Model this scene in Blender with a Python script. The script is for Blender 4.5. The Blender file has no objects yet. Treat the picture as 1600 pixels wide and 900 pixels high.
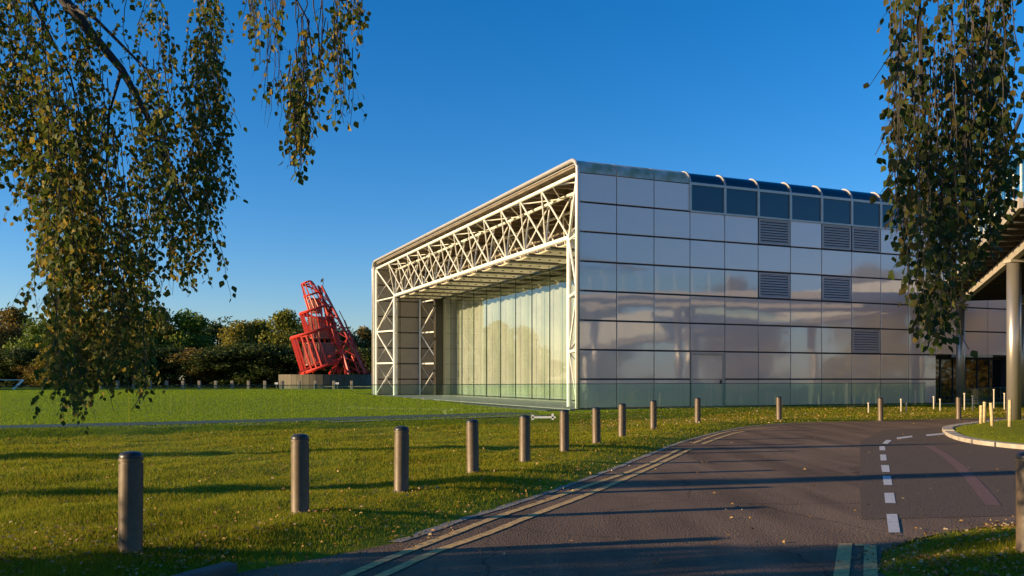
import bpy, math, random
import numpy as np
from mathutils import Vector, Matrix
random.seed(7); RNG = np.random.default_rng(7)
S = bpy.context.scene
C = bpy.context.scene.collection
R = math.radians

# ---------------------------------------------------------------- camera, sky, sun, exposure
EYE = 1.55; F = 1366.0; HX, HY = 800.0, 592.5
cam_d = bpy.data.cameras.new('camera'); cam = bpy.data.objects.new('camera', cam_d); C.objects.link(cam)
cam.location = (0, 0, EYE); cam.rotation_euler = (R(90), 0, 0)
cam_d.sensor_width = 36; cam_d.lens = 36*F/1600; cam_d.shift_y = (HY-450)/1600
cam_d.clip_start = 0.1; cam_d.clip_end = 20000
S.camera = cam
SUN_EL = R(10.0); SUN_TO = Vector((-0.972, -0.233, 0)).normalized()     # the way to the sun, on the plan
W = bpy.data.worlds.new("World"); S.world = W; W.use_nodes = True
nt = W.node_tree; nt.nodes.clear()
wo = nt.nodes.new('ShaderNodeOutputWorld'); bg = nt.nodes.new('ShaderNodeBackground'); sky = nt.nodes.new('ShaderNodeTexSky')
sky.sky_type = 'NISHITA'; sky.sun_disc = False; sky.sun_elevation = SUN_EL
sky.sun_rotation = math.atan2(SUN_TO.x, SUN_TO.y)
sky.altitude = 50; sky.air_density = 1.0; sky.dust_density = 0.3; sky.ozone_density = 4.0
hs = nt.nodes.new('ShaderNodeHueSaturation'); hs.inputs['Saturation'].default_value = 1.24; hs.inputs['Value'].default_value = 1.0; hs.inputs['Hue'].default_value = 0.5
nt.links.new(sky.outputs[0], hs.inputs['Color']); tn = nt.nodes.new('ShaderNodeMix'); tn.data_type = 'RGBA'; tn.blend_type = 'MULTIPLY'; tn.inputs['Factor'].default_value = 1; tn.inputs[7].default_value = (1.0, .89, 1.0, 1)
nt.links.new(hs.outputs[0], tn.inputs[6]); nt.links.new(tn.outputs[2], bg.inputs[0]); bg.inputs[1].default_value = 0.122
nt.links.new(bg.outputs[0], wo.inputs[0])
sd = bpy.data.lights.new('sun', 'SUN'); so = bpy.data.objects.new('sun', sd); C.objects.link(so)
sd.energy = 5.0; sd.angle = R(0.5); sd.color = (1.0, 0.76, 0.44)
to_sun = Vector((SUN_TO.x*math.cos(SUN_EL), SUN_TO.y*math.cos(SUN_EL), math.sin(SUN_EL)))
so.rotation_euler = to_sun.to_track_quat('Z', 'Y').to_euler(); so.location = (-30, -10, 30)
S.view_settings.view_transform = 'Standard'; S.view_settings.look = 'None'; S.view_settings.gamma = 1
S.view_settings.exposure = 0.88

# ---------------------------------------------------------------- helpers: materials
def mat(name, col, rough=0.6, metal=0.0, spec=0.5, var=0.0, vscale=3.0, bump=0.0, bscale=20.0, transl=0.0, coat=0.0, col2=None, detail=4, island=False):
    m = bpy.data.materials.new(name); m.use_nodes = True; n = m.node_tree; p = n.nodes['Principled BSDF']
    p.inputs['Base Color'].default_value = (*col, 1); p.inputs['Roughness'].default_value = rough; p.inputs['Metallic'].default_value = metal
    p.inputs['Specular IOR Level'].default_value = spec; p.inputs['Coat Weight'].default_value = coat
    tc = n.nodes.new('ShaderNodeTexCoord'); src = tc.outputs['Object']
    if var or col2:
        nz = n.nodes.new('ShaderNodeTexNoise'); nz.inputs['Scale'].default_value = vscale; nz.inputs['Detail'].default_value = detail
        n.links.new(src, nz.inputs['Vector'])
        mx = n.nodes.new('ShaderNodeMix'); mx.data_type = 'RGBA'
        rp = n.nodes.new('ShaderNodeMapRange'); rp.inputs['From Min'].default_value = 0.35; rp.inputs['From Max'].default_value = 0.65
        n.links.new(nz.outputs['Fac'], rp.inputs['Value']); n.links.new(rp.outputs[0], mx.inputs['Factor'])
        a = tuple(c*(1-var) for c in col); b = col2 or tuple(min(1, c*(1+var)) for c in col)
        mx.inputs[6].default_value = (*(a if not col2 else col), 1); mx.inputs[7].default_value = (*b, 1)
        out = mx.outputs[2]
        if island:
            g = n.nodes.new('ShaderNodeNewGeometry'); oi = n.nodes.new('ShaderNodeObjectInfo')
            ad = n.nodes.new('ShaderNodeMath'); ad.operation = 'ADD'; n.links.new(g.outputs['Random Per Island'], ad.inputs[0]); n.links.new(oi.outputs['Random'], ad.inputs[1])
            fr = n.nodes.new('ShaderNodeMath'); fr.operation = 'FRACT'; n.links.new(ad.outputs[0], fr.inputs[0])
            n.links.new(fr.outputs[0], mx.inputs['Factor'])
        n.links.new(out, p.inputs['Base Color'])
    if bump:
        nb = n.nodes.new('ShaderNodeTexNoise'); nb.inputs['Scale'].default_value = bscale; nb.inputs['Detail'].default_value = 5
        n.links.new(src, nb.inputs['Vector']); b_ = n.nodes.new('ShaderNodeBump'); b_.inputs['Strength'].default_value = bump; b_.inputs['Distance'].default_value = 0.02
        n.links.new(nb.outputs['Fac'], b_.inputs['Height']); n.links.new(b_.outputs[0], p.inputs['Normal'])
    return m

def leaf_mat(name, cols, transl=0.35):
    m = bpy.data.materials.new(name); m.use_nodes = True; n = m.node_tree; p = n.nodes['Principled BSDF']
    g = n.nodes.new('ShaderNodeNewGeometry'); oi = n.nodes.new('ShaderNodeObjectInfo')
    ad = n.nodes.new('ShaderNodeMath'); ad.operation = 'ADD'; n.links.new(g.outputs['Random Per Island'], ad.inputs[0]); n.links.new(oi.outputs['Random'], ad.inputs[1])
    fr = n.nodes.new('ShaderNodeMath'); fr.operation = 'FRACT'; n.links.new(ad.outputs[0], fr.inputs[0])
    cr = n.nodes.new('ShaderNodeValToRGB'); n.links.new(fr.outputs[0], cr.inputs[0])
    el = cr.color_ramp.elements; cr.color_ramp.interpolation = 'LINEAR'
    el[0].position = 0; el[0].color = (*cols[0], 1); el[1].position = 1; el[1].color = (*cols[-1], 1)
    for i, c in enumerate(cols[1:-1]):
        e = el.new((i+1)/(len(cols)-1)); e.color = (*c, 1)
    p.inputs['Roughness'].default_value = 0.6; p.inputs['Specular IOR Level'].default_value = 0.18
    n.links.new(cr.outputs[0], p.inputs['Base Color'])
    tr = n.nodes.new('ShaderNodeBsdfTranslucent'); n.links.new(cr.outputs[0], tr.inputs[0])
    mx = n.nodes.new('ShaderNodeMixShader'); mx.inputs[0].default_value = transl
    n.links.new(p.outputs[0], mx.inputs[1]); n.links.new(tr.outputs[0], mx.inputs[2])
    n.links.new(mx.outputs[0], n.nodes['Material Output'].inputs[0])
    return m

def glass_mat(name, tint, ior=1.5, refl=1.0, dust=0.0, dustcol=(0.5, 0.6, 0.5), rough=0.0):
    m = bpy.data.materials.new(name); m.use_nodes = True; n = m.node_tree; n.nodes.remove(n.nodes['Principled BSDF'])
    t = n.nodes.new('ShaderNodeBsdfTransparent'); t.inputs[0].default_value = (*tint, 1)
    g = n.nodes.new('ShaderNodeBsdfGlossy'); g.inputs['Roughness'].default_value = rough; g.inputs[0].default_value = (.92, .97, .95, 1)
    f = n.nodes.new('ShaderNodeFresnel'); f.inputs[0].default_value = ior
    ge = n.nodes.new('ShaderNodeNewGeometry'); mr = n.nodes.new('ShaderNodeMapRange'); mr.inputs['To Min'].default_value = ior; mr.inputs['To Max'].default_value = 1/ior
    n.links.new(ge.outputs['Backfacing'], mr.inputs['Value']); n.links.new(mr.outputs[0], f.inputs[0])
    k = n.nodes.new('ShaderNodeMath'); k.operation = 'MULTIPLY'; k.inputs[1].default_value = refl; k.use_clamp = True; n.links.new(f.outputs[0], k.inputs[0])
    mx = n.nodes.new('ShaderNodeMixShader'); n.links.new(k.outputs[0], mx.inputs[0])
    src = t.outputs[0]
    if dust:
        d = n.nodes.new('ShaderNodeBsdfDiffuse'); d.inputs[0].default_value = (*dustcol, 1)
        m2 = n.nodes.new('ShaderNodeMixShader'); m2.inputs[0].default_value = dust
        n.links.new(t.outputs[0], m2.inputs[1]); n.links.new(d.outputs[0], m2.inputs[2]); src = m2.outputs[0]
    n.links.new(src, mx.inputs[1]); n.links.new(g.outputs[0], mx.inputs[2]); n.links.new(mx.outputs[0], n.nodes['Material Output'].inputs[0])
    return m

# ---------------------------------------------------------------- helpers: meshes and objects
class MB:
    def __init__(s): s.v = []; s.f = []
    def add(s, vs, fs):
        o = len(s.v); s.v += [tuple(v) for v in vs]; s.f += [tuple(i+o for i in f) for f in fs]; return s
    def box(s, a, b):
        x0, y0, z0 = a; x1, y1, z1 = b
        return s.add([(x0,y0,z0),(x1,y0,z0),(x1,y1,z0),(x0,y1,z0),(x0,y0,z1),(x1,y0,z1),(x1,y1,z1),(x0,y1,z1)],
                     [(0,3,2,1),(4,5,6,7),(0,1,5,4),(1,2,6,5),(2,3,7,6),(3,0,4,7)])
    def cbox(s, c, d): return s.box([c[i]-d[i]/2 for i in range(3)], [c[i]+d[i]/2 for i in range(3)])
    def tube(s, pts, r, n=8, r1=None, cap=True):
        pts = [Vector(p) for p in pts]; rings = []
        for i, p in enumerate(pts):
            d = (pts[min(i+1, len(pts)-1)] - pts[max(i-1, 0)]).normalized()
            u = d.cross(Vector((0, 0, 1)) if abs(d.z) < .95 else Vector((1, 0, 0))).normalized(); w = d.cross(u)
            rr = r if r1 is None else r + (r1-r)*i/(len(pts)-1)
            rings.append([p + (u*math.cos(2*math.pi*k/n) + w*math.sin(2*math.pi*k/n))*rr for k in range(n)])
        vs = [v for r_ in rings for v in r_]; fs = []
        for i in range(len(pts)-1):
            for k in range(n): fs.append((i*n+k, i*n+(k+1) % n, (i+1)*n+(k+1) % n, (i+1)*n+k))
        if cap: fs += [tuple(range(n-1, -1, -1)), tuple((len(pts)-1)*n+k for k in range(n))]
        return s.add(vs, fs)
    def beam(s, p, q, w, h=None):            # rectangular bar from p to q
        h = h or w; p = Vector(p); q = Vector(q); d = (q-p).normalized()
        u = d.cross(Vector((0, 0, 1)) if abs(d.z) < .95 else Vector((0, 1, 0))).normalized()*w/2; v = d.cross(u).normalized()*h/2
        vs = [e + a*u + b*v for e in (p, q) for a, b in ((-1,-1),(1,-1),(1,1),(-1,1))]
        return s.add(vs, [(0,3,2,1),(4,5,6,7),(0,1,5,4),(1,2,6,5),(2,3,7,6),(3,0,4,7)])
    def lathe(s, prof, n=24, c=(0, 0, 0)):
        vs = []; fs = []
        for r, z in prof: vs += [(c[0]+r*math.cos(2*math.pi*k/n), c[1]+r*math.sin(2*math.pi*k/n), c[2]+z) for k in range(n)]
        for i in range(len(prof)-1):
            for k in range(n): fs.append((i*n+k, i*n+(k+1) % n, (i+1)*n+(k+1) % n, (i+1)*n+k))
        fs += [tuple(range(n-1, -1, -1)), tuple((len(prof)-1)*n+k for k in range(n))]
        return s.add(vs, fs)
    def mesh(s, name, m, smooth=False):
        me = bpy.data.meshes.new(name); me.from_pydata(s.v, [], s.f); me.validate(); me.update()
        if m: me.materials.append(m)
        if smooth: me.polygons.foreach_set('use_smooth', [True]*len(me.polygons))
        return me
    def build(s, name, m, parent=None, smooth=False, loc=None):
        return obj(name, s.mesh(name, m, smooth), parent, loc)
def obj(name, me, parent=None, loc=None, rot=None):
    o = bpy.data.objects.new(name, me); C.objects.link(o)
    if parent is not None: o.parent = parent
    if loc is not None: o.location = loc
    if rot is not None: o.rotation_euler = rot
    return o
def bevel(o, w=0.01, seg=2):
    b = o.modifiers.new('bevel', 'BEVEL'); b.width = w; b.segments = seg; b.limit_method = 'ANGLE'; return o
def autosmooth(me, ang=40):
    me.polygons.foreach_set('use_smooth', [True]*len(me.polygons))
    try: me.set_sharp_from_angle(angle=R(ang))
    except Exception: pass
def npmesh(name, V, Fa, m, k=3):            # V (n,3), Fa (m,k)
    me = bpy.data.meshes.new(name); me.vertices.add(len(V)); me.vertices.foreach_set('co', np.ascontiguousarray(V, np.float32).ravel())
    nf = len(Fa); me.loops.add(nf*k); me.loops.foreach_set('vertex_index', np.ascontiguousarray(Fa, np.int32).ravel())
    me.polygons.add(nf); me.polygons.foreach_set('loop_start', np.arange(0, nf*k, k, dtype=np.int32))
    try: me.polygons.foreach_set('loop_total', np.full(nf, k, np.int32))
    except Exception: pass
    me.update(calc_edges=True); me.materials.append(m); return me
def tag(o, label=None, cat=None, group=None, kind=None):
    if label: o['label'] = label
    if cat: o['category'] = cat
    if group: o['group'] = group
    if kind: o['kind'] = kind
    return o
def thing(name, label, cat, loc=(0, 0, 0), rz=0, group=None):
    o = bpy.data.objects.new(name, None); C.objects.link(o); o.location = loc; o.rotation_euler = (0, 0, rz); o.empty_display_size = .2
    return tag(o, label, cat, group)
def copy_thing(root, loc, rz, label, scale=None):
    r = root.copy(); C.objects.link(r); r.location = loc; r.rotation_euler = (0, 0, rz); r['label'] = label
    if scale is not None: r.scale = scale
    for ch in list(root.children):
        c = ch.copy(); C.objects.link(c); c.parent = r
        for g_ in ch.children:
            d = g_.copy(); C.objects.link(d); d.parent = c
    return r

def at(px, py, d): return Vector(((px-HX)/F*d, d, EYE + (HY-py)/F*d))     # a point of the place at distance d
def gp(px, py, z=0.0):                                                     # where the eye line meets level z
    d = (EYE-z)*F/(py-HY); return ((px-HX)/F*d, d)

# ---------------------------------------------------------------- materials
M = {}
M['panel'] = mat('painted_aluminium', (.86, .60, .50), rough=.055, metal=0, spec=.5); M['panel'].node_tree.nodes['Principled BSDF'].inputs['IOR'].default_value = 2.2
def warp(m, sc=0.55, st=0.35, dist=0.02, fine=None):
    n = m.node_tree; p = n.nodes['Principled BSDF']; tc = n.nodes.new('ShaderNodeTexCoord'); nz = n.nodes.new('ShaderNodeTexNoise')
    geo = n.nodes.new('ShaderNodeNewGeometry')
    nz.inputs['Scale'].default_value = sc; nz.inputs['Detail'].default_value = 2; n.links.new(geo.outputs['Position'], nz.inputs['Vector'])
    b = n.nodes.new('ShaderNodeBump'); b.inputs['Strength'].default_value = st; b.inputs['Distance'].default_value = dist
    n.links.new(nz.outputs['Fac'], b.inputs['Height']); n.links.new(b.outputs[0], p.inputs['Normal'])
warp(M['panel'], .9, 1.0, .0042)
M['moss'] = mat('mossy_aluminium', (.62, .55, .48), rough=.35, metal=.2, col2=(.34, .33, .20), vscale=2.2, detail=6)
M['joint'] = mat('dark_gasket', (.035, .035, .045), rough=.7)
M['backing'] = mat('wall_backing', (.04, .04, .05), rough=.8)
M['rib'] = mat('pale_rib', (.50, .44, .39), rough=.3, metal=.2, var=.06, vscale=2)
M['winglass'] = mat('dark_window_glass', (.008, .02, .045), rough=.04, spec=.7); warp(M['winglass'], .8, .5, .006)
M['louvre'] = mat('louvre_metal', (.50, .42, .40), rough=.35, metal=.1)
M['trim'] = mat('edge_trim', (.50, .46, .42), rough=.35, metal=.3, var=.06, vscale=4)
M['steel'] = mat('white_steel', (.80, .78, .70), rough=.4, var=.05, vscale=2)
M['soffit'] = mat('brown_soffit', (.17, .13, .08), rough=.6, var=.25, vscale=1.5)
M['slat'] = mat('ceiling_slat', (.80, .72, .55), rough=.5, var=.1, vscale=3)
M['innerwall'] = mat('inner_wall_panel', (.34, .30, .24), rough=.5, metal=.1, var=.05, vscale=1.5)
M['darkcol'] = mat('dark_column', (.025, .02, .012), rough=.5)
M['hallglass'] = glass_mat('hall_glass', (.93, .95, .93), 1.5, 1.15)
M['fin'] = mat('glass_fin', (.03, .06, .04), rough=.2)
M['blind'] = mat('cream_blind', (.40, .40, .34), rough=.8, var=.1, vscale=.8)
M['white'] = mat('white_paint', (.72, .70, .66), rough=.7, var=.04, vscale=1)
M['floor'] = mat('hall_floor', (.48, .43, .36), rough=.4, var=.1, vscale=2)
M['porch'] = mat('porch_paving', (.24, .23, .21), rough=.8, var=.12, vscale=1.2, bump=.2)
M['paving'] = mat('grey_paving', (.045, .055, .05), rough=.8, var=.15, vscale=1.2, bump=.3)
M['balglass'] = glass_mat('balustrade_glass', (.83, .955, .91), 1.5, .65, dust=.015, dustcol=(.12, .42, .40))
M['concrete'] = mat('pale_concrete', (.27, .22, .16), rough=.85, var=.18, vscale=2.5, bump=.4, bscale=30)
M['kerb'] = mat('kerb_stone', (.10, .09, .07), rough=.85, var=.2, vscale=4, bump=.5, bscale=40)  # base colour darkened to put shade into the near kerb
M['kerbwarm'] = mat('island_kerb', (.36, .30, .23), rough=.85, var=.15, vscale=5, bump=.4, bscale=40)
M['yellow'] = mat('yellow_road_paint', (.70, .44, .16), rough=.85, spec=.2, col2=(.42, .27, .12), vscale=14, detail=8, bump=.3, bscale=60)
M['whitepaint'] = mat('white_road_paint', (.60, .56, .52), rough=.7, col2=(.45, .42, .40), vscale=12, detail=8, bump=.3, bscale=60)
M['bollard'] = mat('bollard_paint', (.12, .082, .050), rough=.5, metal=.1, var=.15, vscale=12)
M['bollardcap'] = mat('bollard_cap', (.03, .028, .026), rough=.4, metal=.2)
M['bark'] = mat('bark', (.09, .075, .06), rough=.9, var=.3, vscale=4, bump=.6, bscale=12)
M['twig'] = mat('twig_bark', (.035, .025, .02), rough=.8)
M['birchbark'] = mat('birch_bark', (.45, .43, .40), rough=.8, col2=(.05, .045, .04), vscale=5, detail=6, bump=.4)
M['birchL'] = leaf_mat('birch_leaf_autumn', [(0.048, 0.075, 0.013), (0.072, 0.109, 0.013), (0.095, 0.118, 0.015), (0.152, 0.154, 0.019), (0.056, 0.082, 0.013), (0.398, 0.272, 0.032), (0.160, 0.109, 0.027)], .4)
M['birchR'] = leaf_mat('birch_leaf_green', [(0.030, 0.049, 0.010), (0.044, 0.066, 0.011), (0.068, 0.082, 0.014), (0.037, 0.055, 0.010), (0.135, 0.096, 0.020), (0.040, 0.049, 0.012)], .35)
M['red'] = mat('red_steel', (.60, .036, .012), rough=.5, var=.1, vscale=2)
M['pinkwood'] = mat('faded_red_slat', (.42, .17, .11), rough=.7, var=.15, vscale=3)
M['timber'] = mat('weathered_timber', (.26, .22, .16), rough=.85, var=.25, vscale=6, bump=.4)
M['stake'] = mat('yellow_timber', (.50, .36, .18), rough=.8, var=.2, vscale=8, bump=.3)
M['markerwhite'] = mat('white_marker', (.55, .47, .36), rough=.6, var=.1, vscale=8)
M['plinth'] = mat('plinth_board', (.11, .09, .055), rough=.8, var=.2, vscale=.8)
M['colsteel'] = mat('brushed_column', (.36, .32, .27), rough=.33, metal=.65, var=.06, vscale=1)
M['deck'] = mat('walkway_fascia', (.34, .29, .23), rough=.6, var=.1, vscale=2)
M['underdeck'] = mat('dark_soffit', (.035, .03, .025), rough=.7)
M['blackglass'] = mat('entrance_glass', (.006, .010, .009), rough=.03, spec=1.0)
M['parapet'] = mat('pale_parapet', (.70, .66, .56), rough=.6, var=.06, vscale=1)
M['teal'] = glass_mat('teal_canopy_glass', (.45, .75, .75), 1.5, 1.2, dust=.15, dustcol=(.15, .42, .42))
M['litter'] = leaf_mat('fallen_leaf', [(.22, .11, .03), (.40, .24, .07), (.13, .06, .02), (.50, .34, .13), (.30, .13, .04), (.55, .45, .28)], .1)

def asphalt():
    m = bpy.data.materials.new('asphalt'); m.use_nodes = True; n = m.node_tree; p = n.nodes['Principled BSDF']
    tc = n.nodes.new('ShaderNodeTexCoord')
    a = n.nodes.new('ShaderNodeTexNoise'); a.inputs['Scale'].default_value = .35; a.inputs['Detail'].default_value = 5
    b = n.nodes.new('ShaderNodeTexVoronoi'); b.inputs['Scale'].default_value = 55
    c = n.nodes.new('ShaderNodeTexNoise'); c.inputs['Scale'].default_value = 90; c.inputs['Detail'].default_value = 3
    for t in (a, b, c): n.links.new(tc.outputs['Object'], t.inputs['Vector'])
    m1 = n.nodes.new('ShaderNodeMix'); m1.data_type = 'RGBA'; m1.inputs[6].default_value = (.125, .080, .051, 1); m1.inputs[7].default_value = (.22, .142, .09, 1)
    n.links.new(a.outputs['Fac'], m1.inputs['Factor'])
    m2 = n.nodes.new('ShaderNodeMix'); m2.data_type = 'RGBA'; m2.blend_type = 'MULTIPLY'; m2.inputs['Factor'].default_value = .75
    r = n.nodes.new('ShaderNodeMapRange'); r.inputs['To Min'].default_value = .45; r.inputs['To Max'].default_value = 1.55; r.inputs['From Min'].default_value = .3; r.inputs['From Max'].default_value = .7
    n.links.new(c.outputs['Fac'], r.inputs['Value']); n.links.new(m1.outputs[2], m2.inputs[6]); n.links.new(r.outputs[0], m2.inputs[7])
    mp = n.nodes.new('ShaderNodeMapping'); mp.inputs['Rotation'].default_value = (0, 0, R(-32)); mp.inputs['Scale'].default_value = (.9, .12, 1); n.links.new(tc.outputs['Object'], mp.inputs['Vector'])
    wv = n.nodes.new('ShaderNodeTexNoise'); wv.inputs['Scale'].default_value = 1.6; wv.inputs['Detail'].default_value = 4; n.links.new(mp.outputs[0], wv.inputs['Vector'])
    wr = n.nodes.new('ShaderNodeMapRange'); wr.inputs['From Min'].default_value = .35; wr.inputs['From Max'].default_value = .65; wr.inputs['To Min'].default_value = .72; wr.inputs['To Max'].default_value = 1.22; n.links.new(wv.outputs['Fac'], wr.inputs['Value'])
    cv = n.nodes.new('ShaderNodeTexVoronoi'); cv.feature = 'DISTANCE_TO_EDGE'; cv.inputs['Scale'].default_value = .42
    dn = n.nodes.new('ShaderNodeTexNoise'); dn.inputs['Scale'].default_value = 2.5; dn.inputs['Detail'].default_value = 5; n.links.new(tc.outputs['Object'], dn.inputs['Vector'])
    dm = n.nodes.new('ShaderNodeMix'); dm.data_type = 'VECTOR'; dm.inputs['Factor'].default_value = .22; n.links.new(tc.outputs['Object'], dm.inputs[4]); n.links.new(dn.outputs['Color'], dm.inputs[5]); n.links.new(dm.outputs[1], cv.inputs['Vector'])
    cr_ = n.nodes.new('ShaderNodeMapRange'); cr_.inputs['From Max'].default_value = .006; cr_.inputs['To Min'].default_value = .5; n.links.new(cv.outputs['Distance'], cr_.inputs['Value'])
    w1 = n.nodes.new('ShaderNodeMath'); w1.operation = 'MULTIPLY'; n.links.new(wr.outputs[0], w1.inputs[0]); n.links.new(cr_.outputs[0], w1.inputs[1])
    m3 = n.nodes.new('ShaderNodeVectorMath'); m3.operation = 'SCALE'; n.links.new(m2.outputs[2], m3.inputs[0]); n.links.new(w1.outputs[0], m3.inputs['Scale'])
    n.links.new(m3.outputs[0], p.inputs['Base Color']); p.inputs['Roughness'].default_value = .9; p.inputs['Specular IOR Level'].default_value = .15
    bp = n.nodes.new('ShaderNodeBump'); bp.inputs['Strength'].default_value = .9; bp.inputs['Distance'].default_value = .008
    n.links.new(b.outputs['Distance'], bp.inputs['Height']); n.links.new(bp.outputs[0], p.inputs['Normal'])
    return m
M['asphalt'] = asphalt()
M['patch'] = mat('asphalt_patch', (.120, .086, .062), rough=.92, spec=.15, var=.35, vscale=70, bump=.8, bscale=60)
M['redpatch'] = mat('reddish_asphalt', (.15, .072, .058), rough=.85, var=.35, vscale=70, bump=.8, bscale=60)

def soil():
    m = bpy.data.materials.new('turf_soil'); m.use_nodes = True; n = m.node_tree; p = n.nodes['Principled BSDF']
    tc = n.nodes.new('ShaderNodeTexCoord')
    a = n.nodes.new('ShaderNodeTexNoise'); a.inputs['Scale'].default_value = .25; a.inputs['Detail'].default_value = 6; a.inputs['Roughness'].default_value = .65
    b = n.nodes.new('ShaderNodeTexNoise'); b.inputs['Scale'].default_value = 9; b.inputs['Detail'].default_value = 6
    for t in (a, b): n.links.new(tc.outputs['Object'], t.inputs['Vector'])
    m1 = n.nodes.new('ShaderNodeMix'); m1.data_type = 'RGBA'; m1.inputs[6].default_value = (.14, .165, .005, 1); m1.inputs[7].default_value = (.21, .205, .007, 1)
    n.links.new(a.outputs['Fac'], m1.inputs['Factor'])
    m2 = n.nodes.new('ShaderNodeMix'); m2.data_type = 'RGBA'; m2.blend_type = 'MULTIPLY'; m2.inputs['Factor'].default_value = .6
    r = n.nodes.new('ShaderNodeMapRange'); r.inputs['To Min'].default_value = .5; r.inputs['To Max'].default_value = 1.4; r.inputs['From Min'].default_value = .3; r.inputs['From Max'].default_value = .7
    n.links.new(b.outputs['Fac'], r.inputs['Value']); n.links.new(m1.outputs[2], m2.inputs[6]); n.links.new(r.outputs[0], m2.inputs[7])
    n.links.new(m2.outputs[2], p.inputs['Base Color']); p.inputs['Roughness'].default_value = .9; p.inputs['Specular IOR Level'].default_value = .1
    return m
M['turf'] = soil()
def grass_mat(name, cols, dry=(.85, .9, .8)):
    m = leaf_mat(name, cols, .45); n = m.node_tree; p = n.nodes['Principled BSDF']
    ge = n.nodes.new('ShaderNodeNewGeometry'); nz = n.nodes.new('ShaderNodeTexNoise'); nz.inputs['Scale'].default_value = .8; nz.inputs['Detail'].default_value = 5; nz.inputs['Roughness'].default_value = .65
    n.links.new(ge.outputs['Position'], nz.inputs['Vector']); mr = n.nodes.new('ShaderNodeMapRange'); mr.inputs['From Min'].default_value = .38; mr.inputs['From Max'].default_value = .66; n.links.new(nz.outputs['Fac'], mr.inputs['Value'])
    mx = n.nodes.new('ShaderNodeMix'); mx.data_type = 'RGBA'; mx.blend_type = 'MULTIPLY'; mx.inputs[7].default_value = (*dry, 1); n.links.new(mr.outputs[0], mx.inputs['Factor'])
    cr = [q for q in n.nodes if q.type == 'VALTORGB'][0]; n.links.new(cr.outputs[0], mx.inputs[6]); n.links.new(mx.outputs[2], p.inputs['Base Color']); p.inputs['Specular IOR Level'].default_value = .15; p.inputs['Roughness'].default_value = .6
    return m
M['grass'] = grass_mat('verge_grass', [(0.137, 0.185, 0.009), (0.209, 0.237, 0.010), (0.274, 0.265, 0.014), (0.164, 0.212, 0.010), (0.384, 0.316, 0.030)], (1.117, 0.770, 0.440))
M['lawn'] = grass_mat('lawn_grass', [(0.234, 0.284, 0.002), (0.289, 0.310, 0.002), (0.343, 0.343, 0.003), (0.261, 0.290, 0.002)])

# ---------------------------------------------------------------- the lie of the land
FAC = np.array((.921, .389)); NRM = np.array((.389, -.921)); COR = np.array((2.67, 35.4)); BASE = .35
def fac(s, off=0.0): return COR + FAC*s + NRM*off
BAL = [(-60, -10), (-40, 4.5), (-22, 16.8), (-13, 22.2), (-8.9, 24.4), (-4.8, 27.3), (-1.1, 30.0), (1.4, 31.9), (2.9, 33.2), tuple(fac(1.2, 1.5)), tuple(fac(5, 1.5)), tuple(fac(10, 1.5)), tuple(fac(18.5, 1.5))]
BAL_EXT = BAL + [tuple(fac(60, 1.5))]
edgeL_px = [(344, 900), (500, 872), (619, 848), (700, 820), (775, 796), (858, 770), (944, 738.6), (1016, 709.8), (1060, 692), (1103, 680), (1146, 670), (1190, 664), (1250, 660.5), (1300, 659), (1400, 656.5), (1527, 653), (1600, 652)]
edgeL = [gp(*p) for p in edgeL_px]
edgeL = [(-9, -14), (-6.0, -4), (-4.0, 2), (-3.0, 5)] + edgeL + [(30, 36.5), (60, 37)]
edgeR_px = [(1371, 892), (1380, 860), (1433, 841), (1483, 831), (1533, 824), (1588, 819), (1700, 812)]
edgeR = [(3.3, -14), (3.1, -4), (2.95, 3), (2.88, 5.5)] + [gp(*p) for p in edgeR_px] + [(14, 11), (30, 13), (60, 14)]
ROAD = edgeL + edgeR[::-1]
isl_px = [(1492, 677), (1500, 683), (1520, 690), (1550, 695), (1577, 698), (1600, 700.5)]
ISL = [gp(*p) for p in isl_px] + [(12.1, 18.2), (13.4, 16.9), (16, 16), (21, 16.2), (27, 18), (31, 23), (30, 30), (25, 32.6), (20.5, 32.0), (17.8, 31.4), (15.7, 29.4), (13.6, 27.0)]
def pip(x, y, poly):
    ins = np.zeros(x.shape, bool); n = len(poly)
    for i in range(n):
        x0, y0 = poly[i]; x1, y1 = poly[(i+1) % n]
        c = (y0 > y) != (y1 > y)
        if y1 != y0: ins ^= c & (x < (x1-x0)*(y-y0)/(y1-y0)+x0)
    return ins
def dist(x, y, poly, closed=False):
    best = np.full(x.shape, 1e9); n = len(poly)
    for i in range(n if closed else n-1):
        a = np.array(poly[i]); b = np.array(poly[(i+1) % n]); d = b-a; L = d@d
        t = np.clip(((x-a[0])*d[0]+(y-a[1])*d[1])/L, 0, 1)
        best = np.minimum(best, np.hypot(x-a[0]-t*d[0], y-a[1]-t*d[1]))
    return best
def ss(a, b, v): t = np.clip((v-a)/(b-a), 0, 1); return t*t*(3-2*t)
LAWN_POLY = BAL_EXT + [(60, 400), (-400, 400), (-400, -60)]
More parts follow.
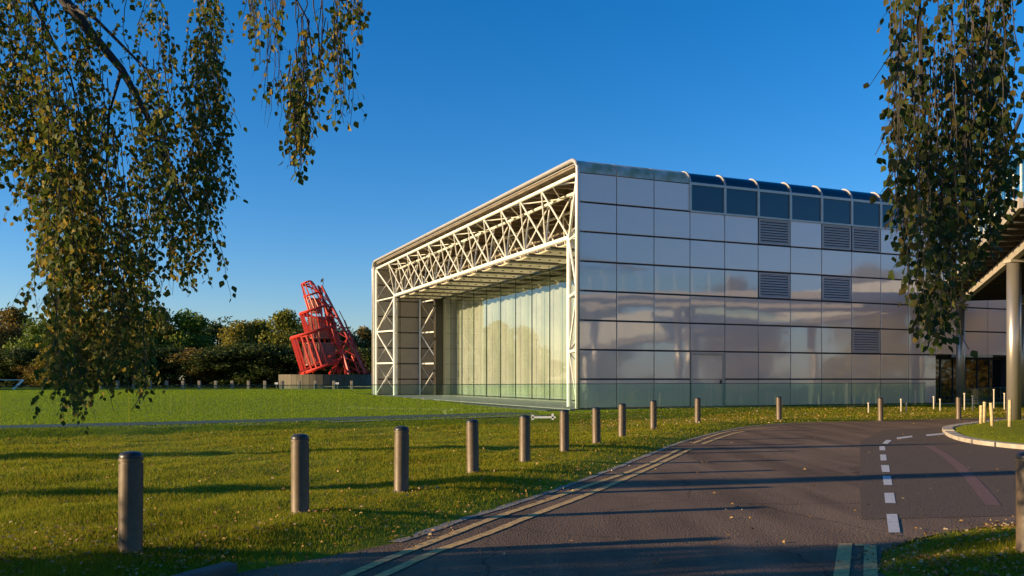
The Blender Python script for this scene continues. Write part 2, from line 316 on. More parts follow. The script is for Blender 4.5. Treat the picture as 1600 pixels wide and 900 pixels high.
def ground(x, y):
    x = np.atleast_1d(np.asarray(x, float)); y = np.atleast_1d(np.asarray(y, float))
    inside = pip(x, y, LAWN_POLY); db = dist(x, y, BAL_EXT)
    right = ss(0, 8, x)
    lawn = .26 + .07*right*(1-ss(28, 40, y)*0) + .20*ss(30, 60, y)*(1-ss(-6, 2, x))
    verge = .10 + (.24+.08*right-.10)*ss(4.0, .3, db)
    rough = 0
    for kx, ky, ph, am in ((2.1, 1.3, 0, .010), (-1.6, 2.6, 1, .009), (4.1, -1.9, 2, .006), (3.0, 4.6, 3, .006), (-6.3, 3.1, 4, .004), (5.2, 7.4, 5, .004), (.7, -.9, 6, .016), (9.1, 1.7, 2.2, .003)):
        rough = rough + am*np.sin(x*kx+y*ky+ph+.9*np.sin(x*ky*.37-y*kx*.31))
    verge += rough*ss(34, 22, y)*1.15
    g = np.where(inside, lawn, verge)
    # under the hall the land is cut to the slab
    s_ = (x-COR[0])*FAC[0] + (y-COR[1])*FAC[1]; t_ = -((x-COR[0])*NRM[0] + (y-COR[1])*NRM[1])
    hall = (s_ > -.4) & (s_ < 60) & (t_ > -.25) & (t_ < 34.6)
    g = np.where(hall, BASE-.06, g)
    nr = (s_ > -2.5) & (s_ <= -.4) & (t_ > -.25) & (t_ < 34.6)
    g = np.where(nr, g + (BASE-.04-g)*ss(-2.5, -.4, s_)*.6, g)
    dr = dist(x, y, ROAD, True); inr = pip(x, y, ROAD)
    isl = pip(x, y, ISL); di = dist(x, y, ISL, True)
    g = np.where(inr & ~isl, -.03, np.where(isl, -.03, g*ss(-.15, 1.15, dr)))
    return g
def gz(x, y): return float(ground([x], [y])[0])
def on_ground(px, py, d0=20, d1=60):        # where the eye line first meets the land
    d = np.linspace(d0, d1, 4000); x = (px-HX)/F*d; z = EYE-(py-HY)/F*d; g = ground(x, d)
    i = np.argmax(z <= g); return (float(x[i]), float(d[i]))

def axis(segs):
    out = []
    for a, b, st in segs: out += list(np.arange(a, b, st))
    return np.array(out + [segs[-1][1]])
xs = axis([(-3000, -300, 450), (-300, -60, 20), (-60, -18, 2.0), (-18, 26, .2), (26, 60, 2), (60, 300, 24), (300, 3000, 450)])
ys = axis([(-3000, -200, 700), (-200, -20, 20), (-20, 3, 1.5), (3, 42, .2), (42, 80, 2), (80, 200, 10), (200, 5000, 600)])
GX, GY = np.meshgrid(xs, ys); GZ = ground(GX.ravel(), GY.ravel())
nx, ny = len(xs), len(ys); I = np.arange(nx*ny).reshape(ny, nx)
Fq = np.stack([I[:-1, :-1], I[:-1, 1:], I[1:, 1:], I[1:, :-1]], -1).reshape(-1, 4)
g_me = npmesh('ground', np.stack([GX.ravel(), GY.ravel(), GZ], 1), Fq, M['turf'], 4)
g_me.polygons.foreach_set('use_smooth', [True]*len(g_me.polygons))
tag(obj('ground', g_me), kind='structure')

def sheet(name, poly, z, m, parent=None):
    me = bpy.data.meshes.new(name); me.from_pydata([(x, y, z) for x, y in poly], [], [tuple(range(len(poly)))]); me.materials.append(m)
    o = obj(name, me, parent); return o
import bmesh
def tri_sheet(name, poly, z, m, kind='structure', parent=None):
    bm = bmesh.new(); vs = [bm.verts.new((x, y, z)) for x, y in poly]; f = bm.faces.new(vs)
    if f.normal.z < 0: f.normal_flip()
    bm.normal_update(); bmesh.ops.triangulate(bm, faces=bm.faces[:]); 
    for f in bm.faces:
        if f.normal.z < 0: f.normal_flip()
    me = bpy.data.meshes.new(name); bm.to_mesh(me); bm.free(); me.materials.append(m); o = obj(name, me, parent)
    if kind: o['kind'] = kind
    return o
road = tri_sheet('road', ROAD, 0, M['asphalt'])
def offset_line(pts, a, b):                 # strip between offsets a and b to the right of travel
    P = [np.array(p) for p in pts]; L = []; Rr = []
    for i, p in enumerate(P):
        d = P[min(i+1, len(P)-1)] - P[max(i-1, 0)]; d = d/np.linalg.norm(d); n = np.array((d[1], -d[0]))
        L.append(p+n*a); Rr.append(p+n*b)
    return L, Rr
def resample(pts, st):
    P = np.array(pts, float); seg = np.hypot(*np.diff(P, axis=0).T); cum = np.r_[0, np.cumsum(seg)]
    u = np.arange(0, cum[-1], st); return [(float(np.interp(k, cum, P[:, 0])), float(np.interp(k, cum, P[:, 1]))) for k in u]
def smooth_line(pts, it=3):
    P = [np.array(p, float) for p in pts]
    for _ in range(it):
        Q = [P[0]]
        for i in range(len(P)-1): Q += [P[i]*.75+P[i+1]*.25, P[i]*.25+P[i+1]*.75]
        Q.append(P[-1]); P = Q
    return [tuple(p) for p in P]
def strip(name, pts, a, b, z, m, jit=0.0, kind='structure', parent=None):
    L, Rr = offset_line(pts, a, b); vs = []; fs = []
    for i in range(len(L)):
        j = jit*RNG.uniform(-1, 1, 2)
        vs += [(*(L[i]+j), z), (*(Rr[i]+jit*RNG.uniform(-1, 1, 2)), z)]
    for i in range(len(L)-1): fs.append((2*i, 2*i+1, 2*i+3, 2*i+2))
    me = bpy.data.meshes.new(name); me.from_pydata(vs, [], fs); me.materials.append(m); o = obj(name, me, parent)
    if kind: o['kind'] = kind
    return o

# road repairs, edging and paint
tri_sheet('road_patch', [gp(1344, 690), gp(1344, 775), gp(1347, 812), (12, 10.8), (13.5, 14.5), (11.2, 18), (11.0, 21), gp(1470, 668), gp(1380, 672)], .004, M['patch'])
strip('road_patch_reddish', [gp(*p) for p in [(1452, 697), (1478, 712), (1500, 730), (1520, 750), (1540, 775), (1552, 790)]], -.09, .09, .0065, M['redpatch'], .01)
eL = smooth_line([gp(*p) for p in edgeL_px[2:]], 2)
strip('edging_strip', resample(eL[:46], .3), -.07, .05, .006, M['concrete'], .02)
A_px = [(530, 906), (618.7, 868), (697, 839), (775, 808), (857.8, 781), (915.5, 760), (973, 741.5), (1016.6, 724), (1062.8, 701.7)]
B_px = [(585, 906), (681, 861), (759, 836), (837.5, 803), (900, 780.5), (959, 756), (1016.6, 731.4), (1060, 711), (1080, 701.7)]
A2_px = [(1083, 693), (1117.7, 679.4), (1141, 673.7), (1184, 670), (1216, 668)]
B2_px = [(1097.5, 694), (1122, 685), (1146.6, 677.4), (1165, 673.5)]
for pts in (A_px, B_px, A2_px, B2_px):
    w = [gp(*p) for p in pts]
    if pts in (A_px, B_px): w = [(w[0][0]-(w[1][0]-w[0][0])*2.2, w[0][1]-(w[1][1]-w[0][1])*2.2)] + w
    strip('yellow_line', resample(smooth_line(w, 3), .12) + [w[-1]], -.05, .05, .007, M['yellow'], .006)
for q in ([(1310, 850), (1331.7, 850), (1326.7, 902), (1304, 902)], [(1350, 851.7), (1369, 853), (1372, 902), (1348, 902)]):
    p = [gp(*c) for c in q]; k0 = [(p[1][i_]-p[2][i_])*2 for i_ in (0, 1)]; p[2] = (p[2][0]-k0[0], p[2][1]-k0[1]); p[3] = (p[3][0]-k0[0], p[3][1]-k0[1])
    tri_sheet('yellow_line', p, .007, M['yellow'])
tri_sheet('yellow_line', [gp(1336, 850.5), (gp(1349, 851))[0:2], gp(1349, 854), gp(1336, 854)], .007, M['yellow'])
dash = [[(1385, 804), (1401.7, 804), (1406.7, 833), (1388.5, 833)], [(1381.7, 770.7), (1396.7, 770.7), (1399.5, 787), (1383, 786.5)],
        [(1379, 744), (1391.7, 744), (1394.5, 758.5), (1381, 758.5)], [(1376.5, 727.3), (1389, 727.3), (1390.5, 738), (1378.3, 738)],
        [(1375, 710.7), (1384.5, 710.7), (1385.5, 720), (1376, 720)], [(1374, 697.7), (1382.7, 697.7), (1383.5, 704), (1374.3, 704)],
        [(1378.5, 693.3), (1386.7, 694), (1393.5, 688.3), (1385, 687.6)], [(1401, 684), (1425, 681), (1426, 683.3), (1401.7, 686.7)],
        [(1446.7, 679.3), (1478, 676.7), (1479, 678.6), (1448, 681.7)], [(1500, 676.0), (1478, 674.0), (1479, 672.8), (1500, 674.5)]]
for q in dash[:9]: tri_sheet('white_dash', [gp(*c) for c in q], .007, M['whitepaint'])

# near kerb on the left and the turf island with its kerb stones
def kerb_run(root, pts, h, wd, st, m, name='kerb_stone', zb=-.02):
    pts = resample(pts, .05); k = int(st/.05); i = 0
    while i+k < len(pts):
        seg = pts[i:i+k] if k < 3 else [pts[i], pts[i+k//2], pts[i+k-1]]
        L, Rr = offset_line(seg, -wd, 0); n = len(L); vs = []; hh = h(i*.05) if callable(h) else h
        for a, b in zip(L, Rr):
            vs += [(*a, zb), (*b, zb), (*b, hh-.02), (*(b+(a-b)*.12), hh), (*a, hh)]
        fs = []
        for j in range(n-1):
            for e in range(5): fs.append((j*5+e, j*5+(e+1) % 5, (j+1)*5+(e+1) % 5, (j+1)*5+e))
        fs += [(0, 1, 2, 3, 4)[::-1], tuple((n-1)*5+e for e in range(5))]
        me = bpy.data.meshes.new(name); me.from_pydata(vs, [], fs); me.materials.append(m); obj(name, me, root); i += k
kr = thing('kerb', 'stone kerb darkened for shade beside the yellow lines at the bottom left of the road', 'kerb')
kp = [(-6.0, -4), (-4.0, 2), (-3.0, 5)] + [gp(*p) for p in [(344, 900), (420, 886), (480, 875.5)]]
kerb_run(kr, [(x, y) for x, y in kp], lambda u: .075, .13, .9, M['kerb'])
ik = thing('island_kerb', 'pale curved kerb round the grass island on the right', 'kerb')
isl_s = smooth_line(ISL + [ISL[0]], 2)
kerb_run(ik, isl_s[::-1], .10, .30, .9, M['kerbwarm'])
# the run above is clockwise; the turf of the island
bmI = bmesh.new()
cI = np.array(ISL).mean(0); ringpts = np.array(isl_s[:-1])
vs = []; fs = []; nR = len(ringpts)
rings = [(0.0, .06), (.012, .085), (.05, .12), (.25, .17), (.6, .2), (1.0, .2)]
for k_, z_ in rings:
    for p in ringpts: q = p+(cI-p)*k_; vs.append((q[0], q[1], z_))
for a in range(len(rings)-1):
    for b in range(nR): fs.append((a*nR+b, a*nR+(b+1) % nR, (a+1)*nR+(b+1) % nR, (a+1)*nR+b))
me = bpy.data.meshes.new('island_turf'); me.from_pydata(vs, [], fs); me.materials.append(M['turf']); 
isl_o = tag(obj('island_turf', me), kind='structure')
def island_z(x, y):
    d = dist(x, y, isl_s); return np.interp(d, [0, .4, 2, 6], [.07, .10, .15, .19])

# paved strip behind the balustrade on the left, concrete coping in front
strip('path', resample(smooth_line(BAL[1:8], 2), .5), -2.4, -.4, .275, M['paving'], .14)
strip('path_coping', resample(smooth_line([(-10.5, 23.4), (-8.9, 24.25), (-7.0, 25.6)], 2), .3), -.02, .34, .25, M['concrete'], .04)
strip('path_coping', resample(smooth_line([(-5.6, 26.5), (-4.8, 27.15), (-1.1, 29.85), (1.4, 31.7)], 2), .3), -.02, .40, .262, M['concrete'], .03)

# ---------------------------------------------------------------- exhibition hall
WD = 34.24; LEN = 46.8
H = thing('exhibition_hall', 'long silver panelled hall with open white truss end and glass end wall', 'building', (COR[0], COR[1], BASE), math.atan2(.389, .921))
def hb(name, a, b, m, bev=0): 
    o = MB().box(a, b).build(name, m, H); 
    if bev: bevel(o, bev)
    return o
# local: x along the long side, y across the front, z up from the slab
NB = 26; BW = 1.8; RH = 1.2; RAD = .6
ENT0, ENT1 = 11, 14
hb('floor', (4.3, .1, -.12), (LEN, WD-.1, 0.0), M['floor'])
hb('porch_floor', (-.3, .1, -.12), (4.297, WD-.1, -.003), M['porch'])
hb('apron', (-1.5, -.2, -.2), (-.3, WD+.2, -.035), M['paving'])
# backing wall behind the panels with openings left at the entrance and in the window row
hb('wall', (.06, .07, .0), (ENT0*BW-.03, .16, 7*RH), M['backing'])
hb('wall', (ENT0*BW-.03, .07, 2*RH), (ENT1*BW+.03, .16, 7*RH), M['backing'])
hb('wall', (ENT1*BW+.03, .07, .0), (LEN, .16, 7*RH), M['backing'])
hb('wall', (.06, .07, 7*RH), (3*BW, .16, 8*RH), M['backing'])
def panel_mesh(w, h, g=.035, t=.06):
    m = MB(); x0, x1, z0, z1 = g/2, w-g/2, g*.9, h-g*.9; b = .012
    m.add([(x0, b, z0), (x1, b, z0), (x1, b, z1), (x0, b, z1), (x0+b, 0, z0+b), (x1-b, 0, z0+b), (x1-b, 0, z1-b), (x0+b, 0, z1-b), (x0, t, z0), (x1, t, z0), (x1, t, z1), (x0, t, z1)],
          [(4, 5, 6, 7), (0, 1, 5, 4), (1, 2, 6, 5), (2, 3, 7, 6), (3, 0, 4, 7), (8, 9, 1, 0), (9, 10, 2, 1), (10, 11, 3, 2), (11, 8, 0, 3)])
    return m.mesh('wall_panel', M['panel'])
pm = panel_mesh(BW, RH)
def louvre_mesh():
    m = MB(); m.box((.05, .0, .05), (.11, .06, RH-.05)); m.box((BW-.11, .0, .05), (BW-.05, .06, RH-.05)); m.box((.11, .0, .05), (BW-.11, .06, .09)); m.box((.11, .0, RH-.09), (BW-.11, .06, RH-.05))
    n = 9
    for i in range(n):
        z = .12+i*(RH-.26)/(n-1)
        m.add([(.11, .0, z-.02), (BW-.11, .0, z-.02), (BW-.11, .055, z+.055), (.11, .055, z+.055), (.11, .0, z-.005), (BW-.11, .0, z-.005), (BW-.11, .055, z+.07), (.11, .055, z+.07)],
              [(0, 3, 2, 1), (4, 5, 6, 7), (0, 1, 5, 4), (1, 2, 6, 5), (2, 3, 7, 6), (3, 0, 4, 7)])
    return m.mesh('louvre', M['louvre'])
lm = louvre_mesh()
LOUV = {(5, 6), (5, 4), (7, 6), (7, 4), (8, 6), (8, 2)}
def arc_mesh(name, x0, x1, m, r=RAD, t=.03, n=8, out=0.0, a1=90):
    mb = MB(); vs = []; fs = []
    for i in range(n+1):
        a = R(a1)*i/n
        for rr in (r+out, r+out-t):
            y = r - rr*math.cos(a); z = rr*math.sin(a)
            vs += [(x0, y, z), (x1, y, z)]
    for i in range(n):
        o = i*4
        fs += [(o, o+1, o+5, o+4), (o+2, o+6, o+7, o+3), (o, o+4, o+6, o+2), (o+1, o+3, o+7, o+5)]
    fs += [(0, 2, 3, 1), (n*4, n*4+1, n*4+3, n*4+2)]
    me = mb.add(vs, fs).mesh(name, m); autosmooth(me, 30); return me
arc_panel = arc_mesh('eaves_panel', .02, BW-.02, M['moss']); arc_glass = arc_mesh('eaves_glass', .05, BW-.05, M['winglass'], out=-.02)
arc_rib = arc_mesh('eaves_rib', -.04, .04, M['rib'], out=.035, t=.1)
wing = MB().box((.06, .02, .05), (BW-.06, .05, RH-.05)).mesh('window_pane', M['winglass'])
ribm = MB().box((-.06, -.035, 0), (.06, .1, RH)).mesh('window_rib', M['rib'])
for i in range(NB):
    x = i*BW
    for k in range(8):
        if k < 2 and (ENT0 <= i < ENT1 or i == 3): continue
        if k == 7 and i >= 3: obj('window_pane', wing, H, (x, 0, k*RH)); continue
        if (i, k) in LOUV: obj('louvre', lm, H, (x, 0, k*RH)); continue
        o = obj('wall_panel', pm, H, (x, 0, k*RH)); o.rotation_euler = (R(random.uniform(-.25, .25)), 0, R(random.uniform(-.18, .18)))
    if i < 3: obj('eaves_panel', arc_panel, H, (x, 0, 8*RH))
    else:
        obj('eaves_glass', arc_glass, H, (x, 0, 8*RH)); obj('window_rib', ribm, H, (x, 0, 7*RH)); obj('eaves_rib', arc_rib, H, (x, 0, 8*RH))
hb('window_transom', (3*BW, -.03, 8*RH-.055), (LEN, .07, 8*RH+.055), M['rib'])
hb('window_sill', (3*BW, -.045, 7*RH-.03), (LEN, .07, 7*RH+.045), M['rib'])
hb('gallery_lining', (3*BW, 1.2, 7*RH), (LEN, 1.26, 8*RH+.5), M['backing'])
# side door in the fourth bay
d0 = hb('door_surround', (3*BW+.02, .0, 2.34), (4*BW-.02, .06, 2*RH-.02), M['panel'])
hb('door_frame', (3*BW+.03, -.02, 0), (3*BW+.10, .07, 2.33), M['rib']); hb('door_frame', (4*BW-.10, -.02, 0), (4*BW-.03, .07, 2.33), M['rib']); hb('door_frame', (3*BW+.10, -.02, 2.26), (4*BW-.10, .07, 2.33), M['rib'])
dr = hb('door', (3*BW+.11, .01, .02), (4*BW-.11, .06, 2.25), M['panel'], .008)
MB().box((4*BW-.26, -.05, 1.0), (4*BW-.2, .01, 1.16)).build('handle', M['joint'], dr)
hb('door_joint', (3*BW+.11, .0, RH-.012), (4*BW-.11, .009, RH+.012), M['joint'])
# entrance recess
ex0, ex1 = ENT0*BW, ENT1*BW
hb('entrance_wall', (ex0, .16, 0), (ex0+.06, 1.4, 2*RH), M['joint']); hb('entrance_wall', (ex1-.06, .16, 0), (ex1, 1.4, 2*RH), M['joint'])
hb('entrance_ceiling', (ex0+.06, .17, 2*RH-.06), (ex1-.06, 1.4, 2*RH-.003), M['darkcol'])
hb('entrance_back', (ex0+.06, 1.42, 0), (ex1-.06, 1.5, 2*RH), M['darkcol'])
hb('entrance_canopy', (ex0+1.1, -.75, 2*RH-.12), (ex0+3.0, .05, 2*RH+.02), M['rib'])
for j in range(6):
    xa = ex0+.1+j*.87
    ob = hb('door_pane' if j in (2, 3) else 'glass_pane', (xa+.04, .62, .05), (xa+.83, .64, 2*RH-.12), M['blackglass'])
    hb('door_mullion', (xa-.02, .58, .0), (xa+.035, .68, 2*RH-.07), M['joint'])
hb('door_lintel', (ex0+.06, .55, 2*RH-.2), (ex1-.06, .6, 2*RH-.065), M['joint'])
# roof skin, far side wall, edge trim
rf = MB(); prof = []
n = 8
for i in range(n+1): a = R(90)*i/n; prof.append((RAD-RAD*math.cos(a), 8*RH+RAD*math.sin(a)))
profL = [(WD-y, z) for y, z in prof[::-1]]
top = [prof[-1], profL[0]]
hb('roof', (.12, RAD, 8*RH+RAD-.16), (LEN, WD-RAD, 8*RH+RAD-.005), M['trim'])
obj('far_eaves', arc_mesh('far_eaves', 0.02, LEN, M['trim']), H, (0, 0, 8*RH)).matrix_local = Matrix.Translation((0, WD, 8*RH)) @ Matrix.Diagonal((1, -1, 1, 1))
hb('far_wall', (.06, WD-.12, 0), (LEN, WD-.004, 8*RH), M['backing'])
MB().tube([(0, y, z) for y, z in [(.02, 0)] + [(y+.02 if y < .1 else y, z-.02) for y, z in prof] + [(WD*q, 8*RH+RAD-.02) for q in (.2, .4, .6, .8)] + [(min(y, WD-.02), z-.02) for y, z in profL] + [(WD-.02, 0)]], .085, 10).build('end_trim', M['trim'], H, True)
hb('end_reveal', (.02, .07, 0), (.3, .19, 8*RH+.2), M['trim']); hb('end_reveal', (.02, WD-.19, 0), (.3, WD-.07, 8*RH+.2), M['steel'])
# inside faces of the side walls in the open end: boards with dark slots
def inner(y, name):
    for i in range(3):
        for k in range(8):
            o = hb(name, (.35+i*1.75, y-.03, k*RH+.05), (.35+i*1.75+1.69, y+.03, (k+1)*RH-.05), M['innerwall'])
    hb(name+'_backing', (.3, y+.035 if y > 10 else y-.06, 0), (5.7, y+.06 if y > 10 else y-.035, 8*RH), M['darkcol'])
inner(WD-.24, 'lining_panel'); inner(.24, 'lining_panel')
# soffit and purlins
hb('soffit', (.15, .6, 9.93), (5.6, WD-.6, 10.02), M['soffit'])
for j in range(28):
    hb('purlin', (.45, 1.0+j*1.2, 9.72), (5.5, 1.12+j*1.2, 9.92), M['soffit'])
# prismatic trusses: two outer chords, one inner chord
ZT, ZI = 9.62, 7.4; YO, YI = .42, 2.72
def bar(name, p, q, w, m=None, parent=H): return MB().tube([p, q], w/2, 6).build(name, m or M['steel'], parent)
def truss(x0, x1, outer_w=.17):
    xi = (x0+x1)/2
    for x in (x0, x1):
        MB().tube([(x, YO, 0), (x, YO, ZT-.12), (x, YO+.12, ZT), (x, WD-YO-.12, ZT), (x, WD-YO, ZT-.12), (x, WD-YO, 0)], outer_w/2, 8).build('outer_chord', M['steel'], H)
    MB().tube([(xi, YI, 0), (xi, YI, ZI-.1), (xi, YI+.1, ZI), (xi, WD-YI-.1, ZI), (xi, WD-YI, ZI-.1), (xi, WD-YI, 0)], .11, 8).build('inner_chord', M['steel'], H)
    for x in (x0, x1):
        for j in range(12):                     # roof webs
            t = 3.92+2.4*j
            bar('brace', (x, t, ZT), (xi, t-1.2, ZI), .085); bar('brace', (x, t, ZT), (xi, t+1.2, ZI), .07)
        for side in (0, 1):
            yo = YO if side == 0 else WD-YO; yi = YI if side == 0 else WD-YI
            bar('corner_brace', (x, yo, ZT-.1), (xi, yi, ZI), .12)
            bar('brace', (xi, yi, ZI-.1), (x, yo, 4.8), .10); bar('brace', (x, yo, 4.8), (xi, yi, 2.4), .10)
            for z in (2.4, 4.8): bar('strut', (x, yo, z), (xi, yi, z), .13)
            bar('strut', (x, yo, 7.15), (xi, yi, 7.3), .10)
            bar('thin_brace', (xi, yi, 2.4), (x, yo, .1), .05)
    for j in range(14):                         # lacing between the outer chords
        a, b = (x0, x1) if j % 2 else (x1, x0)
        bar('lacing', (a, YO+2.4*j, ZT), (b, min(YO+2.4*(j+1), WD-YO), ZT), .06)
    for y in (YO, WD-YO):
        for k in range(4):
            bar('lacing', (x0, y, k*2.4+.1), (x1, y, (k+1)*2.4), .05); bar('lacing', (x1, y, k*2.4+.1), (x0, y, (k+1)*2.4), .05)
truss(.18, 1.75)
truss(3.62, 5.2, .15)
# ceiling louvres between the truss and the glass
for j in range(12):
    y0 = YI+2.4*j+.15; m = MB(); vs = []; fs = []; nu, nv = 10, 8
    for i in range(nu+1):
        u = i/nu; bow = math.sin(math.pi*u)
        for k in range(nv+1):
            v = k/nv; x = 1.05+(4.28-1.05)*v-.22*(1-bow)*(1 if v > .5 else -1)*abs(2*v-1)
            z = 7.40-.22*bow**.5*(1-.75*max(0, (v-.85)/.15)**2)
            vs.append((x, y0+1.72*u, z))
    for i in range(nu):
        for k in range(nv):
            if i in (2, 3, 5, 7) and k in (1, 3, 5) and False: continue
            o = i*(nv+1)+k; fs.append((o, o+1, o+nv+2, o+nv+1))
    m.add(vs, fs); me = m.mesh('ceiling_tray', M['slat'], True); o = obj('ceiling_tray', me, H); sl = o.modifiers.new('thickness', 'SOLIDIFY'); sl.thickness = .02
    sp = MB()
    for k in range(5):
        for yy_ in (.5, .95): sp.lathe([(.07, 0), (.07, .05)], 8, (1.5+k*.55, y0+yy_, 7.165))
    sp.build('spotlight', M['darkcol'], H)
    MB().box((1.0, y0+1.80, 7.20), (4.35, y0+2.32, 7.26)).build('tray_gap_shade', M['darkcol'], H)  # dark strip added across the gap between trays, in place of shade
for x in (2.0, 3.2): hb('slat_rail', (x, YI, 7.36), (x+.06, WD-YI, 7.42), M['slat'])
# end glass wall
gx = 4.42; gy0, gy1 = YI-.3, WD-YI-.3
npan = 12; pw = (gy1-gy0)/npan
for j in range(npan):
    a = gy0+j*pw
    hb('glass_pane', (gx, a+.02, .03), (gx+.025, a+pw-.02, 7.15), M['hallglass'])
    hb('glass_joint', (gx-.01, a-.018, .03), (gx+.05, a+.018, 7.15), M['fin'])
    hb('glass_fin', (gx+.05, a+pw/2-.012, .03), (gx+.45, a+pw/2+.012, 7.15), M['hallglass'])
    hb('blind', (gx+1.3, a+.004, .06), (gx+1.32, a+pw-.004, 7.1), M['blind'])
hb('glass_head', (gx-.04, gy0, 7.16), (gx+.08, gy1, 7.30), M['fin'])
hb('dark_column', (gx-.35, gy1+.02, 0), (gx+.25, gy1+.55, 7.45), M['darkcol'])
hb('glass_return', (gx-.1, gy0-.5, 0), (gx+.06, gy0-.02, 7.3), M['darkcol'])
hb('hall_ceiling', (gx+.3, .3, 7.5), (LEN, WD-.3, 7.6), M['white'])
hb('hall_lining', (gx+.3, 2.3, 0), (LEN, 2.4, 7.5), M['white']); hb('hall_lining', (gx+.3, WD-2.4, 0), (LEN, WD-2.3, 7.5), M['white'])
hb('hall_end', (20, 2.4, 0), (20.1, WD-2.4, 7.5), M['white'])
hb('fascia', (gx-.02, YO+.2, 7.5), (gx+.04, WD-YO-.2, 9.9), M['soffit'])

# aerial behind the roof edge
am = thing('aerial_mast', 'slim twin pole aerial mast standing on the hall roof beside the birch leaves', 'mast', (*fac(19.6, -2.2), BASE+8*RH+RAD))
MB().tube([(0, 0, 0), (0, 0, 2.5)], .03, 6).build('pole', M['joint'], am); MB().tube([(.27, .1, 0), (.27, .1, 2.1)], .022, 6).build('pole', M['joint'], am)
mm = MB(); [mm.beam((0, 0, .3+.45*i), (.27, .1, .3+.45*(i+1)), .02) for i in range(4)]; mm.build('lacing', M['joint'], am)

# ---------------------------------------------------------------- glass balustrade
def balustrade(root, pts, top, base_fn, panel=1.5, rail=True):
    P = resample(smooth_line(pts, 2), panel)
    for i in range(len(P)-1):
        a, b = np.array(P[i]), np.array(P[i+1]); d = (b-a)/np.linalg.norm(b-a); n = np.array((d[1], -d[0]))*.008
        a2, b2 = a+d*.012, b-d*.012; za, zb = base_fn(*a)-.03, base_fn(*b)-.03
        vs = [(*(a2-n), za), (*(b2-n), zb), (*(b2+n), zb), (*(a2+n), za), (*(a2-n), top), (*(b2-n), top), (*(b2+n), top), (*(a2+n), top)]
        me = bpy.data.meshes.new('glass_pane'); me.from_pydata(vs, [], [(0, 3, 2, 1), (4, 5, 6, 7), (0, 1, 5, 4), (1, 2, 6, 5), (2, 3, 7, 6), (3, 0, 4, 7)]); me.materials.append(M['balglass'])
        obj('glass_pane', me, root)
    MB().tube([(x, y, top+.012) for x, y in P], .012, 6).build('top_rail', M['fin'], root)
bl = thing('glass_balustrade', 'long frameless teal glass balustrade curving along the lawn and hall wall', 'balustrade')
balustrade(bl, BAL[2:], 1.36, lambda x, y: gz(x, y))
# ramp rails to the entrance
rr = thing('ramp_railing', 'green glass ramp railing rising to the dark hall entrance', 'railing')
ra = fac(18.6, 2.6); rb = fac(26, 2.4)
for k, (dz) in enumerate((.35, .85)):
    MB().tube([(ra[0], ra[1], .35+dz-.1), (rb[0], rb[1], .42+dz)], .018, 6).build('handrail', M['fin'], rr)
for i in range(7):
    q = ra+(rb-ra)*i/6; MB().tube([(q[0], q[1], .15), (q[0], q[1], 1.2)], .016, 6).build('post', M['fin'], rr)
    if i < 6:
        q2 = ra+(rb-ra)*(i+.96)/6
        me = bpy.data.meshes.new('glass_pane'); me.from_pydata([(q[0]+.03, q[1], .3), (q2[0], q2[1], .3), (q2[0], q2[1], 1.12), (q[0]+.03, q[1], 1.12), (q[0]+.03, q[1]+.012, .3), (q2[0], q2[1]+.012, .3), (q2[0], q2[1]+.012, 1.12), (q[0]+.03, q[1]+.012, 1.12)], [], [(0, 1, 2, 3), (7, 6, 5, 4), (0, 4, 5, 1), (3, 2, 6, 7), (0, 3, 7, 4), (1, 5, 6, 2)]); me.materials.append(M['balglass']); obj('glass_pane', me, rr)
# low white rail standing on the coping
wr = thing('low_white_rail', 'low white rail with stub ends on the coping before the glass', 'rail', (gp(830, 655, .27)[0], gp(830, 655, .27)[1], .25))
MB().box((0, 0, .05), (.78, .1, .11)).build('bar', M['steel'], wr); MB().box((.02, .0, 0), (.08, .1, .16)).build('stub', M['steel'], wr); MB().box((.66, .0, 0), (.72, .1, .20)).build('stub', M['steel'], wr)

# ---------------------------------------------------------------- bollards
def bollard_proto():
    r0 = thing('bollard', '', 'bollard', group='brown bollards along the road edge'); n = 64
    prof = [(.096, 0), (.096, .73)]; vs = []; fs = []
    for z in (0, .01, .40, .745, .755):
        for k in range(n): rr_ = (.0955 if k % 2 else .0915) if z > 0 else .096; vs.append((rr_*math.cos(2*math.pi*k/n), rr_*math.sin(2*math.pi*k/n), z-.0))
    for i in range(4):
        for k in range(n): fs.append((i*n+k, i*n+(k+1) % n, (i+1)*n+(k+1) % n, (i+1)*n+k))
    me = MB().add(vs, fs).mesh('post', M['bollard'], True); obj('post', me, r0)
    me = MB().lathe([(.088, .745), (.088, .775), (.098, .778), (.098, .80), (.09, .803)], 32).mesh('collar', M['bollard']); autosmooth(me, 35); obj('collar', me, r0)
    me = MB().lathe([(.094, .803), (.094, .815), (.092, .83), (.075, .846), (.045, .855), (.012, .858)], 32).mesh('cap', M['bollardcap']); autosmooth(me, 50); obj('cap', me, r0)
    me = MB().lathe([(.11, -.05), (.11, .006), (.098, .012)], 24).mesh('foot', M['kerb']); obj('foot', me, r0)
    return r0
bpx = [(204, 865), (469, 805), (627, 767), (739, 737.5), (820, 720), (882, 704.5), (932, 693), (972, 683.5), (1021, 670.5), (1090, 661), (1217.5, 655), (1376, 653.5), (1498, 651), (1608, 866)]
blab = ['nearest brown bollard on the left, on dark leaf-strewn grass', 'brown bollard with brown leaves at its foot, second from the left', 'brown bollard third from the left on the open grass',
        'brown bollard fourth from the left, below the pale coping', 'brown bollard left of the low white rail', 'brown bollard before the foot of the white truss columns',
        'brown bollard seventh from the left, just right of the truss columns', 'brown bollard eighth from the left, before the second and third wall panels', 'brown bollard before the third column of wall panels, ninth from the left',
        'brown bollard before the side door, last of the row beside the yellow lines', 'lone brown bollard on the leafy far verge right of the side door', 'brown bollard on the far verge above the white road dashes',
        'brown bollard before the walkway column at the entrance', 'dark bollard cut by the right edge on the near verge']
b0 = bollard_proto()
